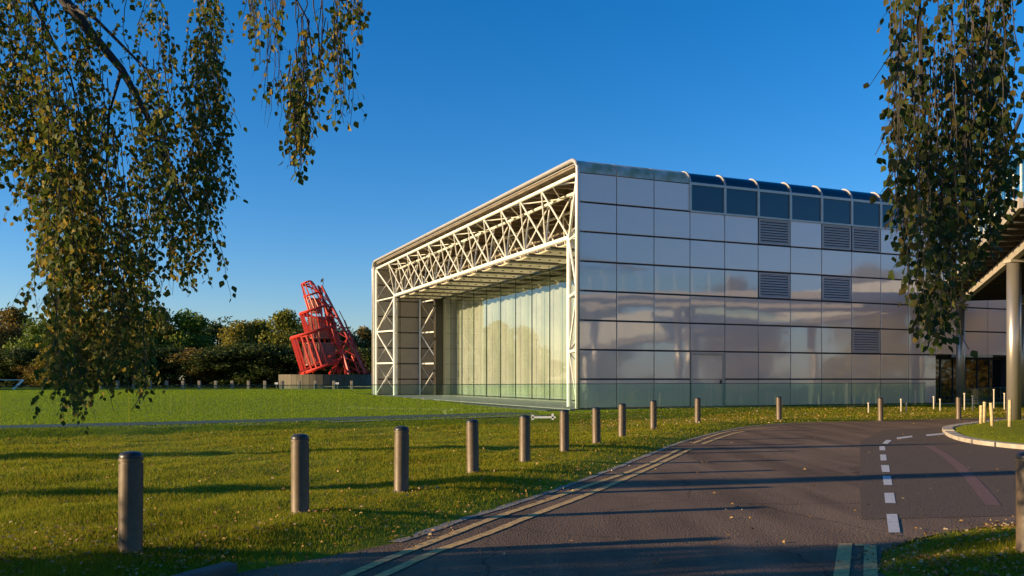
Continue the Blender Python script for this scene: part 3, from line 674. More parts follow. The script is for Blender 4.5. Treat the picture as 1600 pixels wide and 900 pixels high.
bol_xy = []
for i, (px, py) in enumerate(bpx):
    x, y = gp(px, py, .10); bol_xy.append((x, y)); z = max(gz(x, y), .03)
    if i == 0: b = b0; b.location = (x, y, z-.01); b['label'] = blab[0]
    else: b = copy_thing(b0, (x, y, z-.01), random.uniform(0, 6), blab[i])
    b.rotation_euler = (R(random.uniform(-.7, .7)), R(random.uniform(-.7, .7)), random.uniform(0, 6))

# small stakes and marker posts
stk = [(1532.7, 662, 633), (1538, 660, 627), (1551, 667, 630), (1577.7, 669, 626)]
slab = ['shortest timber stake, leftmost on the grass island', 'thin timber stake just behind the leftmost one on the island', 'orange leaning timber stake in the middle of the island group', 'tall timber stake before the broad steel column']
def stake_mesh(h, r, lean): 
    return MB().tube([(0, 0, -.1), (lean*.5, 0, h*.5), (lean, 0, h-.02), (lean, 0, h)], r, 10)
for i, (px, yb, yt) in enumerate(stk):
    x, y = gp(px, yb, .13); h = (yb-yt)*y/F
    z = float(island_z(np.array([x]), np.array([y]))[0])
    o = stake_mesh(h+.02, .05, -.05 if i == 2 else .01).build('timber_stake', M['stake'], None, True, (x, y, z)); tag(o, slab[i], 'stake', 'timber stakes on the grass island')
mk = [(1357, 645, 629), (1408, 643, 623), (1416, 643, 629), (1459, 640, 619), (1469, 642, 623), (1507, 641, 614), (1520, 641, 618), (1553, 638, 608), (1569.5, 640, 614)]
mlab = ['tiny pale marker post left of the far verge bollard', 'pale marker post just right of the far verge bollard', 'short pale marker post second right of the far verge bollard', 'pale marker post with a flat head below the last wall panels',
        'pale marker post left of the entrance glass', 'pale marker post right of the entrance bollard', 'pale marker post below the entrance canopy', 'tall pale marker post before the entrance doors', 'pale marker post beside the broad steel column']
for i, (px, yb, yt) in enumerate(mk):
    x, y = on_ground(px, yb, 26, 45); h = (yb-yt)*y/F; z = gz(x, y)
    r0 = thing('marker_post', mlab[i], 'post', (x, y, z), 0, 'pale marker posts on the leafy bank')
    MB().tube([(0, 0, -.05), (0, 0, h-.05)], .028, 8).build('shaft', M['markerwhite'], r0); MB().lathe([(.045, h-.05), (.045, h-.01), (.03, h)], 10).build('head', M['markerwhite'], r0)

# ---------------------------------------------------------------- raised walkway with columns on the right
wk = thing('raised_walkway', 'raised walkway with tan fascia beams on round steel columns at the entrance', 'walkway')
c1 = np.array((21.6, 42.2)); c2 = np.array((17.45, 30.4)); wd_ = (c2-c1)/np.linalg.norm(c2-c1); wn = np.array((wd_[1], -wd_[0]));  # wn points to the left (west) side
if wn[0] > 0: wn = -wn
Lw = np.linalg.norm(c2-c1)
def wp(u, off, z): p = c1+wd_*u+wn*off; return (p[0], p[1], z)
def zb(u): return 5.02+(5.60-5.02)*u/Lw
UE = Lw+6.4
for off in (0, -2.6):
    for u in ((.3, Lw) if off == 0 else (.3, Lw, Lw+5.9)):
        p = wp(u, off, 0); g0 = .1
        MB().lathe([(.225 if u > 1 else .19, 0), (.225 if u > 1 else .19, zb(u))], 28, (p[0], p[1], 0)).build('column', M['colsteel'], wk, True)
        MB().cbox((p[0], p[1], zb(u)+.05), (.5, .5, .1)).build('column_head', M['deck'], wk)
    MB().beam(wp(-1.2, off, zb(-1.2)+.24), wp(UE, off, zb(UE)+.24), .22, .30).build('beam', M['deck'], wk)
for off in (1.0, -3.6):
    MB().beam(wp(-1.2, off, zb(-1.2)+.66), wp(UE, off, zb(UE)+.66), .12, .34).build('fascia', M['deck'], wk)
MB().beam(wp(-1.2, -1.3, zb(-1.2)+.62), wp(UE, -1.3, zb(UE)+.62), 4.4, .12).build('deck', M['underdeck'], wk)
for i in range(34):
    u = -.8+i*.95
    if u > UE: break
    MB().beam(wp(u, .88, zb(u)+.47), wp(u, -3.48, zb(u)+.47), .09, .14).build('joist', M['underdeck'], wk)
for i in range(26):
    u = 9.5+i*1.0
    if u > UE-.2: break
    MB().tube([wp(u, .93, zb(u)+.8), wp(u, .93, zb(u)+1.85)], .025, 6).build('post', M['steel'], wk)
    a, b, c, d = wp(u+.04, .93, zb(u)+.85), wp(u+.96, .93, zb(u+1)+.85), wp(u+.96, .93, zb(u+1)+1.8), wp(u+.04, .93, zb(u)+1.8)
    sh = lambda p: (p[0]+.015, p[1], p[2])
    me = bpy.data.meshes.new('glass_pane'); me.from_pydata([a, b, c, d, sh(a), sh(b), sh(c), sh(d)], [], [(0, 1, 2, 3), (7, 6, 5, 4), (0, 4, 5, 1), (3, 2, 6, 7), (0, 3, 7, 4), (1, 5, 6, 2)]); me.materials.append(M['balglass']); obj('glass_pane', me, wk)
u0 = Lw+2.2
MB().tube([wp(u0-.6, 1.0, 7.75), wp(UE, 1.0, 9.0)], .06, 8).build('canopy_rail', M['joint'], wk)
for i in range(3):
    ua, ub = u0+i*2, u0+i*2+1.95
    a, b, c, d = wp(ua, 1.0, 7.8+(ua-u0)*.07), wp(ub, 1.0, 7.8+(ub-u0)*.07), wp(ub, -.5, 8.1+(ub-u0)*.07), wp(ua, -.5, 8.1+(ua-u0)*.07)
    a2, b2 = wp(ua, .96, zb(ua)+1.85), wp(ub, .96, zb(ub)+1.85)
    up = lambda p: (p[0], p[1], p[2]+.02)
    me = bpy.data.meshes.new('canopy_glass'); me.from_pydata([a, b, c, d, up(a), up(b), up(c), up(d), a2, b2], [], [(0, 1, 2, 3), (7, 6, 5, 4), (0, 4, 5, 1), (3, 2, 6, 7), (0, 3, 7, 4), (1, 5, 6, 2), (0, 8, 9, 1)]); me.materials.append(M['teal']); obj('canopy_glass', me, wk)
    MB().tube([a2, a], .03, 6).build('canopy_post', M['steel'], wk)
# pale ramp outside the frame on the right: the long cream band mirrored in the hall wall
rp = thing('pale_ramp', 'long pale ramp parapet east of the road, seen mirrored in the hall wall', 'ramp')
A = np.array((20.0, 17.5)); B = np.array((31.5, 40.0)); nseg = 26
for i in range(nseg):
    p = A+(B-A)*i/nseg; q = A+(B-A)*(i+.965)/nseg; f = (i+.5)/nseg; z = 3.2+2.9*f**.85+random.uniform(-.04, .04)
    MB().beam((*p, z+.9), (*q, z+.9+2.9/nseg), .12, 1.7+random.uniform(-.12, .12)).build('parapet_panel', M['parapet'], rp)
MB().beam((A[0]+1.6, A[1]-.6, 3.3), (B[0]+1.6, B[1]-.6, 6.2), 3.0, .3).build('deck', M['deck'], rp)
for f in (.1, .4, .7, .95):
    p = A+(B-A)*f; MB().tube([(p[0]+1.6, p[1]-.6, 0), (p[0]+1.6, p[1]-.6, 3.2+2.9*f)], .25, 12).build('column', M['colsteel'], rp)

# ---------------------------------------------------------------- red tower sculpture on its plinth
TD = 102.0; TK = TD/F
tx = (510-HX)*TK; tg = .46
pl = thing('round_plinth', 'low round boarded plinth under the red tower sculpture', 'plinth', (tx, TD, tg))
n = 44
for k in range(n):
    a0, a1 = 2*math.pi*k/n, 2*math.pi*(k+.96)/n; r_, ri = 5.4, 5.3; h_ = 1.62
    vs = [(r_*math.cos(a0), r_*math.sin(a0), 0), (r_*math.cos(a1), r_*math.sin(a1), 0), (ri*math.cos(a1), ri*math.sin(a1), 0), (ri*math.cos(a0), ri*math.sin(a0), 0)]
    vs += [(x, y, h_) for x, y, z in vs]
    MB().add(vs, [(0, 3, 2, 1), (4, 5, 6, 7), (0, 1, 5, 4), (1, 2, 6, 5), (2, 3, 7, 6), (3, 0, 4, 7)]).build('board', M['plinth'], pl)
MB().lathe([(5.28, 0), (5.28, 1.6)], 44).build('top', M['plinth'], pl)
tw = thing('red_tower_sculpture', 'red leaning spiral lattice tower sculpture with inner slatted drums', 'sculpture', (tx, TD, tg+1.62))
def T(px, py, dy=0.0): return ((px-510)*TK, dy, (585-py)*TK)
def helix(pts):                                     # (px, py, depth offset) list -> smooth beam
    P = [T(*p) for p in pts]; out = []
    Q = [np.array(p) for p in P]
    for _ in range(2):
        N_ = [Q[0]]
        for i in range(len(Q)-1): N_ += [Q[i]*.75+Q[i+1]*.25, Q[i]*.25+Q[i+1]*.75]
        N_.append(Q[-1]); Q = N_
    return [tuple(p) for p in Q]
rd = M['red']
def band(pts, w, name='spiral_band'): MB().tube(helix(pts), w, 6).build(name, rd, tw)
def arc3(x0, y0, x1, y1, r, side, n=12):          # half turn from the left end to the right end, bulging to or from the viewer
    out = []
    for i in range(n+1):
        a = math.pi*i/n; f = (1-math.cos(a))/2; out.append((x0+(x1-x0)*f, y0+(y1-y0)*(f*.35+.65*f*f), side*r*math.sin(a)))
    return out
LV0 = (473, 584, 540, 559, 3.0); LV1 = (456, 529, 521, 510, 2.7); LV2 = (469.5, 491, 513, 477, 1.9); LV3 = (475.5, 464, 498, 457, 1.0)
for L_, w in ((LV0, .20), (LV1, .19), (LV2, .16), (LV3, .12)): band(arc3(*L_, -1), w)
band(arc3(456, 529, 540, 559, 3.0, 1), .17); band(arc3(469.5, 491, 521, 510, 2.4, 1), .15); band(arc3(475.5, 464, 513, 477, 1.6, 1), .13); band(arc3(471, 444, 498, 457, 1.0, 1), .11)
band([(471, 444, 0), (479, 441, -.3), (485.6, 438, 0), (492, 447, .2), (498, 458, .2), (505, 468, .3)], .13); band([(471, 444, 0), (478, 443, .8), (487, 441, .5)], .09)
def posts(lo, hi, n, w, side=-1, f0=0.0, f1=1.0):
    A_, B_ = arc3(*lo, side, 40), arc3(*hi, side, 40)
    for k in range(n):
        f = f0+(f1-f0)*k/(n-1); i = int(round(f*40)); MB().beam(T(*A_[i]), T(*B_[i]), w).build('post', rd, tw)
posts(LV0, LV1, 9, .17, -1, 0, .62); posts((480, 527, 520, 511, 2.2), LV2, 10, .13, -1, 0, .9); posts((483, 488, 511, 478, 1.5), LV3, 7, .10, -1, 0, .95); posts(LV0, LV1, 6, .14, 1, .1, .9); posts((484, 520, 521, 510, 2.0), LV2, 5, .11, 1, .1, .9); band([(456, 529, 0), (472, 528, -1.2), (488, 526, -2.0)], .15); band([(469.5, 491, 0), (477, 491, -.8), (486, 489.5, -1.3)], .12); band([(482, 491, -1.2), (500, 498, -1.6), (518, 505.5, -.6)], .11); band([(476, 464.5, 0), (490, 467, -.9), (505, 472.5, -.3)], .09)
posts((475.5, 464, 498, 457, 1.0), (471, 444, 486, 438, .8), 7, .08); posts((475.5, 464, 498, 457, 1.0), (471, 444, 486, 438, .8), 4, .07, 1)
for a_, b_ in (((456, 529, 0), (473, 584, 0)), ((462, 529, -.8), (478, 584, -.8)), ((469.5, 491, 0), (482, 527, 0)), ((474, 491, -.6), (487, 526, -.6)), ((471, 444, 0), (484, 487, 0)), ((486, 439, 0), (512.5, 477, 0)), ((498, 448, .3), (503, 500, .3))):
    MB().beam(T(*a_), T(*b_), .24 if a_[0] < 470 and a_[1] > 480 else .16).build('raking_post', rd, tw)
# main inclined mast, a lattice girder down to the right
def girder(p, q, w0, w1, nb_):
    p, q = Vector(T(*p)), Vector(T(*q)); cs = []
    for sx, sy in ((-1, -1), (1, -1), (1, 1), (-1, 1)): cs.append((p+Vector((sx*w0, sy*w0, 0)), q+Vector((sx*w1, sy*w1, 0))))
    for a, b in cs: MB().beam(a, b, .15).build('mast_chord', rd, tw)
    for j in range(4):
        a0, b0_ = cs[j]; a1, b1 = cs[(j+1) % 4]; m = MB()
        for i in range(nb_): m.beam(a0.lerp(b0_, i/nb_), a1.lerp(b1, (i+1)/nb_), .07); m.beam(a1.lerp(b1, i/nb_), a0.lerp(b0_, (i+1)/nb_), .07)
        m.build('mast_lacing', rd, tw)
girder((560, 584, -.4), (500, 446, 0), 1.05, .2, 10); girder((532, 584, 1.5), (512, 480, 0), .5, .3, 8)
for (a, b, w) in (((572, 584, -1), (538, 500, 0), .14), ((566, 584, -2), (540, 530, 0), .16), ((548, 584, -3), (536, 545, 0), .2), ((523, 584, -3), (540, 548, 0), .2), ((475, 583, -2.5), (540, 546, -2), .2), ((578, 584, .5), (530, 485, 0), .1), ((540, 548, -2), (552, 584, -2.6), .18), ((528, 584, -2.6), (545, 530, -1), .12)):
    MB().beam(T(*a), T(*b), w).build('raking_leg', rd, tw)
# inner drums of upright slats
for (pb, pt, cx_, r_, nn, jc) in ((570, 537, 500, 24, 46, 0), (528, 496, 500, 14, 26, 0), (488, 467, 494, 8.5, 14, 0)):
    sh_ = (583-pb)*.02
    dm = MB()
    for k in range(nn):
        a = 2*math.pi*k/nn; p = T(cx_+r_*math.cos(a), pb, r_*TK*math.sin(a)); q = T(cx_-2+r_*math.cos(a), pt, r_*TK*math.sin(a)); dm.beam(p, q, .16)
    dm.lathe([(r_*TK*.93, 0), (r_*TK*.93, (pb-pt)*TK*.98)], 20, T(cx_-.5, pb)); dm.build('slatted_drum', M['pinkwood'], tw)
    for py in (pb, pt): MB().tube([T(cx_-(0 if py == pb else 2)+r_*1.03*math.cos(2*math.pi*k/20), py, r_*1.03*TK*math.sin(2*math.pi*k/20)) for k in range(21)], .09, 6).build('drum_ring', M['pinkwood'], tw)
MB().tube([T(504, 462), T(505, 434)], .04, 6).build('flagpole', M['joint'], tw)
vs = [T(504.9, 434), T(504.9, 439), T(501, 441), T(501.3, 436.5)]; MB().add(vs+[(x, y+.03, z) for x, y, z in vs], [(0, 1, 2, 3), (7, 6, 5, 4), (0, 4, 5, 1), (1, 5, 6, 2), (2, 6, 7, 3), (3, 7, 4, 0)]).build('flag', M['joint'], tw)
for (a0, py0, py1, cx0, cx1, r0_) in ((0, 505, 478, 518, 513, 7),):
    MB().tube([T(cx0+(cx1-cx0)*i/24+r0_*math.cos(i*.6), py0+(py1-py0)*i/24, r0_*TK*math.sin(i*.6)) for i in range(25)], .12, 6).build('spiral_band', rd, tw)

# ---------------------------------------------------------------- far posts, small signs, goal
fpx = list(np.arange(158, 440, 25.6)) + [441.5, 467.5, 493, 521.8, 549.6]
for i, px in enumerate(fpx):
    d = 94+1.2*math.sin(i); x = (px-HX)/F*d; g0 = gz(x, d)
    side = 'left of the red tower' if px < 438 else 'before the round plinth'
    o = MB().box((-.14, -.14, -.1), (.14, .14, .92)).build('timber_post', M['timber'], None, False, (x, d, g0)); bevel(o, .02, 1)
    lab = 'squat weathered timber post in the far row left of the round plinth' if px < 438 else 'squat weathered timber post standing before the round plinth'
    tag(o, lab, 'post', 'timber posts left of the plinth' if px < 438 else 'timber posts before the plinth')
rl = MB().beam(((500-HX)/F*95, 95, .75), ((580-HX)/F*95, 95, .75), .06, .1).build('low_rail', M['timber'], None); tag(rl, 'low timber rail between the posts at the foot of the plinth', 'rail')
for px, lab in ((527, 'small white notice on a post before the plinth'), (432, 'small white notice left of the plinth')):
    d = 93; x = (px-HX)/F*d; t_ = thing('notice', lab, 'sign', (x, d, gz(x, d)))
    MB().box((-.03, -.03, 0), (.03, .03, .6)).build('post', M['timber'], t_); MB().box((-.18, -.05, .55), (.18, -.03, .75)).build('board', M['white'], t_)
gd = 92; gl = thing('goal_frame', 'white slanted metal frame at the far left edge of the lawn', 'goal', ((21-HX)/F*gd, gd, gz((21-HX)/F*gd, gd)))
MB().beam((0, 0, 0), (1.02, 0, 1.0), .2).build('slanted_leg', M['steel'], gl); MB().beam((1.0, 0, 1.02), (-4.5, .4, 1.02), .07).build('crossbar', M['steel'], gl); MB().beam((-4.5, .4, 0), (-4.5, .4, 1.02), .1).build('leg', M['steel'], gl)

# ---------------------------------------------------------------- trees
def leaf_cloud(P, size, aspect=.7, up=None):
    n = len(P); a = RNG.normal(size=(n, 3)); a /= np.linalg.norm(a, axis=1)[:, None]; b = RNG.normal(size=(n, 3)); b -= (b*a).sum(1)[:, None]*a; b /= np.linalg.norm(b, axis=1)[:, None]
    s = size*RNG.uniform(.6, 1.35, n)[:, None]; a = a*s; b = b*s*aspect
    V = np.stack([P-a, P-b*.8, P+a, P+b*.8], 1).reshape(-1, 3); Fa = np.arange(4*n).reshape(n, 4); return V, Fa
def crown_points(h, w, n, seed, base=.22):
    r = np.random.default_rng(seed); nb_ = 42; C_ = []
    for i in range(nb_):
        u = r.uniform(0, 1); z = h*(base+(.90-base)*u**.8); ww = w*.5*math.sin(math.pi*min(1, max(.12, (.18+.80*u))))**.6
        a = r.uniform(0, 6.28); rr_ = ww*r.uniform(.2, .85); C_.append((rr_*math.cos(a), rr_*math.sin(a), z, w*r.uniform(.12, .21)))
    P = []
    per = n//nb_
    for cx, cy, cz, cr in C_:
        d = r.normal(size=(per, 3)); d /= np.linalg.norm(d, axis=1)[:, None]; q = r.uniform(.45, 1.08, per)[:, None]
        P.append(np.array((cx, cy, cz))+d*q*cr*np.array((1, 1, .8)))
    return np.concatenate(P), C_
tcols = {'green': [(0.089, 0.140, 0.018), (0.140, 0.192, 0.021), (0.115, 0.165, 0.018), (0.204, 0.230, 0.028)],
         'olive': [(0.153, 0.165, 0.021), (0.230, 0.216, 0.024), (0.127, 0.140, 0.018), (0.305, 0.255, 0.031)],
         'gold': [(0.253, 0.199, 0.025), (0.347, 0.278, 0.034), (0.158, 0.159, 0.025), (0.221, 0.179, 0.031)],
         'rust': [(0.197, 0.126, 0.028), (0.267, 0.173, 0.033), (0.143, 0.104, 0.025), (0.213, 0.184, 0.041)],
         'dark': [(0.046, 0.072, 0.014), (0.072, 0.101, 0.017), (0.057, 0.076, 0.018), (0.089, 0.101, 0.021)]}
for k, v in tcols.items(): M['t_'+k] = leaf_mat('foliage_'+k, v, .25)
def tree_meshes(key, h, w, n, seed, size, base=.22):
    P, Cb = crown_points(h, w, n, seed, base); V, Fa = leaf_cloud(P, size); crown = npmesh('crown', V, Fa, M['t_'+key], 4)
    m = MB(); m.tube([(0, 0, -.3), (.1, 0, h*.25), (-.05, .1, h*.5), (0, 0, h*.82)], h*.022, 8, h*.006)
    for cx, cy, cz, cr in Cb[:12]: m.tube([(0, 0, max(h*.2, cz*.55)), (cx*.5, cy*.5, cz*.8), (cx, cy, cz)], h*.008, 5, h*.002)
    return crown, m.mesh('trunk', M['bark'], True)
VAR = {}
for i, key in enumerate(('green', 'olive', 'gold', 'rust', 'dark')):
    VAR[key] = [tree_meshes(key, 10, 8.5, 9000, 10+i*3+j, .20, .04) for j in range(2)]
def plant_tree(px, d, top_px, key, wf, label, group, name='tree', x=None, j=None, zmul=None):
    X = (px-HX)/F*d if x is None else x; g0 = gz(X, d) if d < 300 else .4
    h = EYE+(HY-top_px)*d/F-g0; c, t = VAR[key][random.randrange(2) if j is None else j]
    h *= 1.06
    r0 = thing(name, label, 'tree' if name == 'tree' else 'shrub', (X, d, g0), random.uniform(0, 6), group)
    sc = h/10; r0.scale = (sc*wf, sc*wf, sc); obj('crown', c, r0); obj('trunk', t, r0); return r0
grp = 'trees beyond the far edge of the lawn'
cn = {'green': 'green', 'olive': 'olive green', 'gold': 'golden yellow', 'rust': 'rust brown', 'dark': 'dark green'}
row = [(-30, 122, 492, 'rust', 1.1, 'at the left edge of the picture'), (22, 128, 484, 'rust', 1.0, 'with a thin bare top at the far left'), (62, 118, 503, 'green', 1.0, 'just right of the thin-topped tree at far left'), (100, 126, 497, 'gold', 1.0, 'behind the left side of the hanging birch leaves'),
       (85, 108, 545, 'gold', 1.4, 'low, above the slanted white frame'), (150, 126, 494, 'olive', 1.1, 'behind the middle of the hanging birch leaves'), (200, 130, 490, 'olive', 1.0, 'behind the right part of the hanging birch leaves'), (245, 124, 489, 'gold', .9, 'just right of the hanging birch leaves'),
       (295, 126, 490, 'green', 1.1, 'tallest of the middle of the tree line'), (340, 136, 500, 'dark', 1.1, 'middle of the tree line between two lighter crowns'), (375, 124, 508, 'gold', 1.0, 'low in the middle of the tree line'), (410, 128, 503, 'olive', 1.1, 'left of the round plinth'),
       (448, 124, 488, 'olive', .85, 'tallest, directly left of the red tower'), (487, 122, 505, 'dark', 1.1, 'behind the red tower'), (530, 128, 512, 'dark', 1.1, 'behind the right legs of the red tower'), (572, 132, 513, 'rust', 1.0, 'between the red tower and the hall'), (610, 140, 516, 'olive', 1.0, 'partly hidden behind the white truss column')]
for px, d, tp, key, wf, wh in row: plant_tree(px, d, tp, key, wf, '%s tree %s' % (cn[key], wh), grp)
low = [(-20, 112, 548, 'dark'), (30, 112, 545, 'dark'), (75, 110, 555, 'rust'), (120, 112, 545, 'dark'), (165, 112, 550, 'rust'), (210, 112, 545, 'dark'), (255, 112, 540, 'dark'), (300, 112, 545, 'rust'), (345, 112, 540, 'dark'), (390, 112, 538, 'dark'), (430, 113, 540, 'dark'), (470, 113, 545, 'dark'), (515, 113, 545, 'dark'), (560, 113, 543, 'dark'), (600, 114, 545, 'dark')]
for i, (px, d, tp, key) in enumerate(low):
    o = plant_tree(px, d, tp, key, 2.0, '%s thicket below the %s tree %s' % ('reddish' if key == 'rust' else 'dark', cn[(nt_ := min(row, key=lambda r: abs(r[0]-px)))[3]], nt_[5].split(',')[0]), 'thicket shrubs below the trees', 'shrub')
# the same wood goes on to the left and beyond the right of the frame (mirrored in the glass and the panels)
for i in range(22):
    a = R(-34 - i*3.6); d = 118+random.uniform(-8, 12); x = d*math.sin(a)*1.05; y = d*math.cos(a); key = random.choice(['rust', 'olive', 'green', 'green', 'dark'])
    if y < -10: continue
    c, t = VAR[key][i % 2]; r0 = thing('tree', '%s tree of the wood west of the lawn, outside the picture' % cn[key], 'tree', (x, y, .3), random.uniform(0, 6), 'trees west of the lawn'); sc = random.uniform(.75, 1.0); r0.scale = (sc*1.3, sc*1.3, sc); obj('crown', c, r0); obj('trunk', t, r0)
for i, (x, y, h, key) in enumerate([(62, 8, 13, 'rust'), (70, 20, 15, 'gold'), (56, -6, 12, 'olive'), (75, 31, 16, 'rust'), (50, -18, 12, 'rust'), (64, -22, 14, 'gold'), (84, 40, 15, 'olive')]):
    c, t = VAR[key][i % 2]; r0 = thing('tree', '%s tree east of the road, mirrored in the hall panels' % cn[key], 'tree', (x, y, 0), random.uniform(0, 6), 'trees east of the road'); sc = h/10; r0.scale = (sc, sc, sc); obj('crown', c, r0); obj('trunk', t, r0)

# shrubs and trees just left of the frame, which shade the foreground
for i, (x, y, h, wf, key) in enumerate([(-12.0, 4.2, 3.4, .6, 'green'), (-11.0, 2.9, 3.3, .8, 'dark'), (-12.0, 2.4, 3.6, 1.1, 'green'), (-11.2, 0.2, 3.4, 1.1, 'dark'), (-12.5, -2.2, 4.6, 1.2, 'olive'), (-13, -5.5, 6.5, 1.1, 'green'), (-14, 9.1, 4.6, .26, 'olive'), (-18, 14.1, 5.2, .22, 'green'), (-16.5, -3.0, 8.5, .8, 'olive'), (-18, -7, 10, .8, 'green')]):
    c, t = VAR[key][i % 2]; r0 = thing('shrub' if h < 5 else 'tree', '%s %s beside the road, outside the picture on the left' % (cn[key], 'shrub' if h < 5 else 'tree'), 'shrub' if h < 5 else 'tree', (x, y, .1), random.uniform(0, 6), 'plants left of the road outside the frame'); sc = h/10; r0.scale = (sc*wf, sc*wf, sc); obj('crown', c, r0); obj('trunk', t, r0)

# ---------------------------------------------------------------- hanging birch branches
LV = np.array([(0, 0, 0), (-.24, .18, .05), (-.40, .40, .07), (-.20, .74, .04), (0, 1, -.04), (.20, .74, .04), (.40, .40, .07), (.24, .18, .05), (0, .45, 0)])
LQ = np.array([(0, 8, 2, 1), (8, 4, 3, 2), (0, 7, 6, 8), (8, 6, 5, 4)])
def leaf_frames(D, Nn):
    Y = D/np.linalg.norm(D, axis=1)[:, None]; Z = Nn-(Nn*Y).sum(1)[:, None]*Y; Z /= np.linalg.norm(Z, axis=1)[:, None]; X = np.cross(Y, Z); return X, Y, Z
class Birch:
    def __init__(s): s.P = []; s.D = []; s.S = []; s.tw = MB()
    def leaf(s, p, d, size): s.P.append(p); s.D.append(d); s.S.append(size)
    def strand(s, p0, p1, leafy=1.0, size=.042, r0=.0035, sides=.35, start=0.0, step=.036, wob=.02, spread=.10, tl=1.0):
        p0 = np.array(p0); p1 = np.array(p1); L = np.linalg.norm(p1-p0); n = max(4, int(L/step)); pts = []; w = np.zeros(3); ax = (p1-p0)/L
        for i in range(n+1):
            w = w*.9+RNG.normal(0, wob*.35, 3); f = i/n
            pts.append(p0+(p1-p0)*f + w*min(1, f*4))
        s.tw.tube([tuple(p) for p in pts[::2]+[pts[-1]]], r0, 3, .001, False)
        for i in range(1, n+1):
            f = i/n
            if f < start: continue
            if RNG.random() < leafy:
                a = RNG.uniform(0, 6.28); o = np.array((math.cos(a), math.sin(a), -.4))*RNG.uniform(.006, .035)
                s.leaf(pts[i]+o, np.array((math.cos(a)*.55, math.sin(a)*.55, -1+RNG.uniform(-.1, .5))), size*RNG.uniform(.7, 1.25))
            if RNG.random() < sides*.25 and i < n-2:
                a = RNG.uniform(0, 6.28); k = int(RNG.integers(3, 8)*tl); q = pts[i]; tp = [tuple(q)]
                dv = np.array((math.cos(a)*.8, math.sin(a)*.8, -.35))
                for j in range(k):
                    q = q+dv*step*.9; dv = dv*(.8+.08*(tl-1))+np.array((0, 0, -.28/tl**1.5))+RNG.normal(0, .06*tl, 3); tp.append(tuple(q)); b = RNG.uniform(0, 6.28)
                    if RNG.random() < min(1, leafy+.1): s.leaf(q+RNG.normal(0, .008, 3), np.array((math.cos(b)*.5, math.sin(b)*.5, -.8)), size*RNG.uniform(.65, 1.2))
                s.tw.tube(tp, .0018, 3, .0008, False)
    def finish(s, root, m, nparts=300):
        P, D, Sz = np.array(s.P), np.array(s.D), np.array(s.S); X, Y, Z = leaf_frames(D, RNG.normal(size=P.shape))
        px = HX+F*P[:, 0]/np.maximum(P[:, 1], .1); py = HY-F*(P[:, 2]-EYE)/np.maximum(P[:, 1], .1)
        vis = (px > 0) & (px < 1600) & (py > 0) & (py < 900) & (P[:, 1] > .5)
        score = np.where(vis, Sz*np.abs(Z[:, 1])**.5/np.maximum(P[:, 1], .1), -1); order = np.argsort(-score); big = order[:nparts]; rest = order[nparts:]
        lm_ = npmesh('leaf', LV, LQ, m, 4)
        for i in big:
            if score[i] < 0: continue
            o = obj('leaf', lm_, root); mt = Matrix([[X[i][r_], Y[i][r_], Z[i][r_]] for r_ in range(3)]).to_4x4()
            o.matrix_local = Matrix.Translation(Vector(P[i])-root.location) @ mt @ Matrix.Scale(float(Sz[i]), 4)
        V = P[rest][:, None, :]+Sz[rest][:, None, None]*(LV[None, :, 0:1]*X[rest][:, None, :]+LV[None, :, 1:2]*Y[rest][:, None, :]+LV[None, :, 2:3]*Z[rest][:, None, :])
        Fa = (np.arange(len(rest))[:, None, None]*9+LQ[None]).reshape(-1, 4)
        V = V.reshape(-1, 3)-np.array(root.location); o = obj('foliage', npmesh('foliage', V, Fa, m, 4), root); o['kind'] = 'stuff'
        me = s.tw.mesh('twigs', M['twig']); o = obj('twigs', me, root); o['kind'] = 'stuff'; o.location = -root.location
def offframe(p):
    if p[1] < .3: return True
    px = HX+F*p[0]/p[1]; py = HY-F*(p[2]-EYE)/p[1]; return px < -25 or px > 1625 or py < -25 or py > 925
LB = thing('birch_tree', 'weeping birch hanging autumn leaves into the top left of the view', 'tree', (-5.6, 3.2, .1))
b = Birch()
env = [(-60, 330), (0, 300), (20, 270), (40, 330), (60, 440), (80, 560), (100, 662), (125, 650), (150, 600), (190, 612), (230, 622), (242, 560), (260, 505), (290, 495), (312, 440), (340, 370), (362, 280), (372, 140), (382, 50)]
ex, ey = zip(*env)
clumps = [(random.uniform(-50, 372) if i % 3 else random.uniform(90, 245), random.uniform(4.8, 6.1)) for i in range(36)]
for i in range(185):
    cx_, cd_ = clumps[i % 36]; x = min(374, cx_+random.gauss(0, 13)); lim = np.interp(x, ex, ey); y1 = lim*random.choice((1, random.uniform(.8, 1), random.uniform(.5, .95), random.uniform(.3, .8)))-random.uniform(0, 12)
    L = random.uniform(180, 420); y0 = max(-60, y1-L)
    d = cd_+random.uniform(-.15, .15); b.strand(at(x*.6+cx_*.4-random.uniform(0, 22), y0, d+random.uniform(-.1, .1)), at(x, y1, d), leafy=.9, size=.038, sides=1.1, step=.034, wob=.034, tl=1.5)
def cluster(n, x0, x1, y0, y1, y2, y3, d=5.2, **k):
    for _ in range(n):
        x = random.uniform(x0, x1); ya = random.uniform(y0, y1); yb = random.uniform(y2, y3); dd = d+random.uniform(-.25, .25)
        b.strand(at(x+random.uniform(-10, 10), ya, dd), at(x, yb, dd), **k)
cluster(16, 446, 474, 60, 130, 190, 255, leafy=.8); cluster(12, 470, 500, 20, 110, 170, 225, leafy=.7); cluster(6, 458, 478, 120, 180, 268, 284, leafy=.9)
cluster(12, 500, 530, -20, 40, 90, 150, leafy=.6); cluster(8, 518, 545, 40, 90, 165, 200, leafy=.7); cluster(12, 530, 566, -40, -10, 35, 75, leafy=.7)
cluster(16, 375, 440, -40, -10, 25, 75, leafy=.7); cluster(3, 388, 412, -20, 20, 90, 105, leafy=.6)
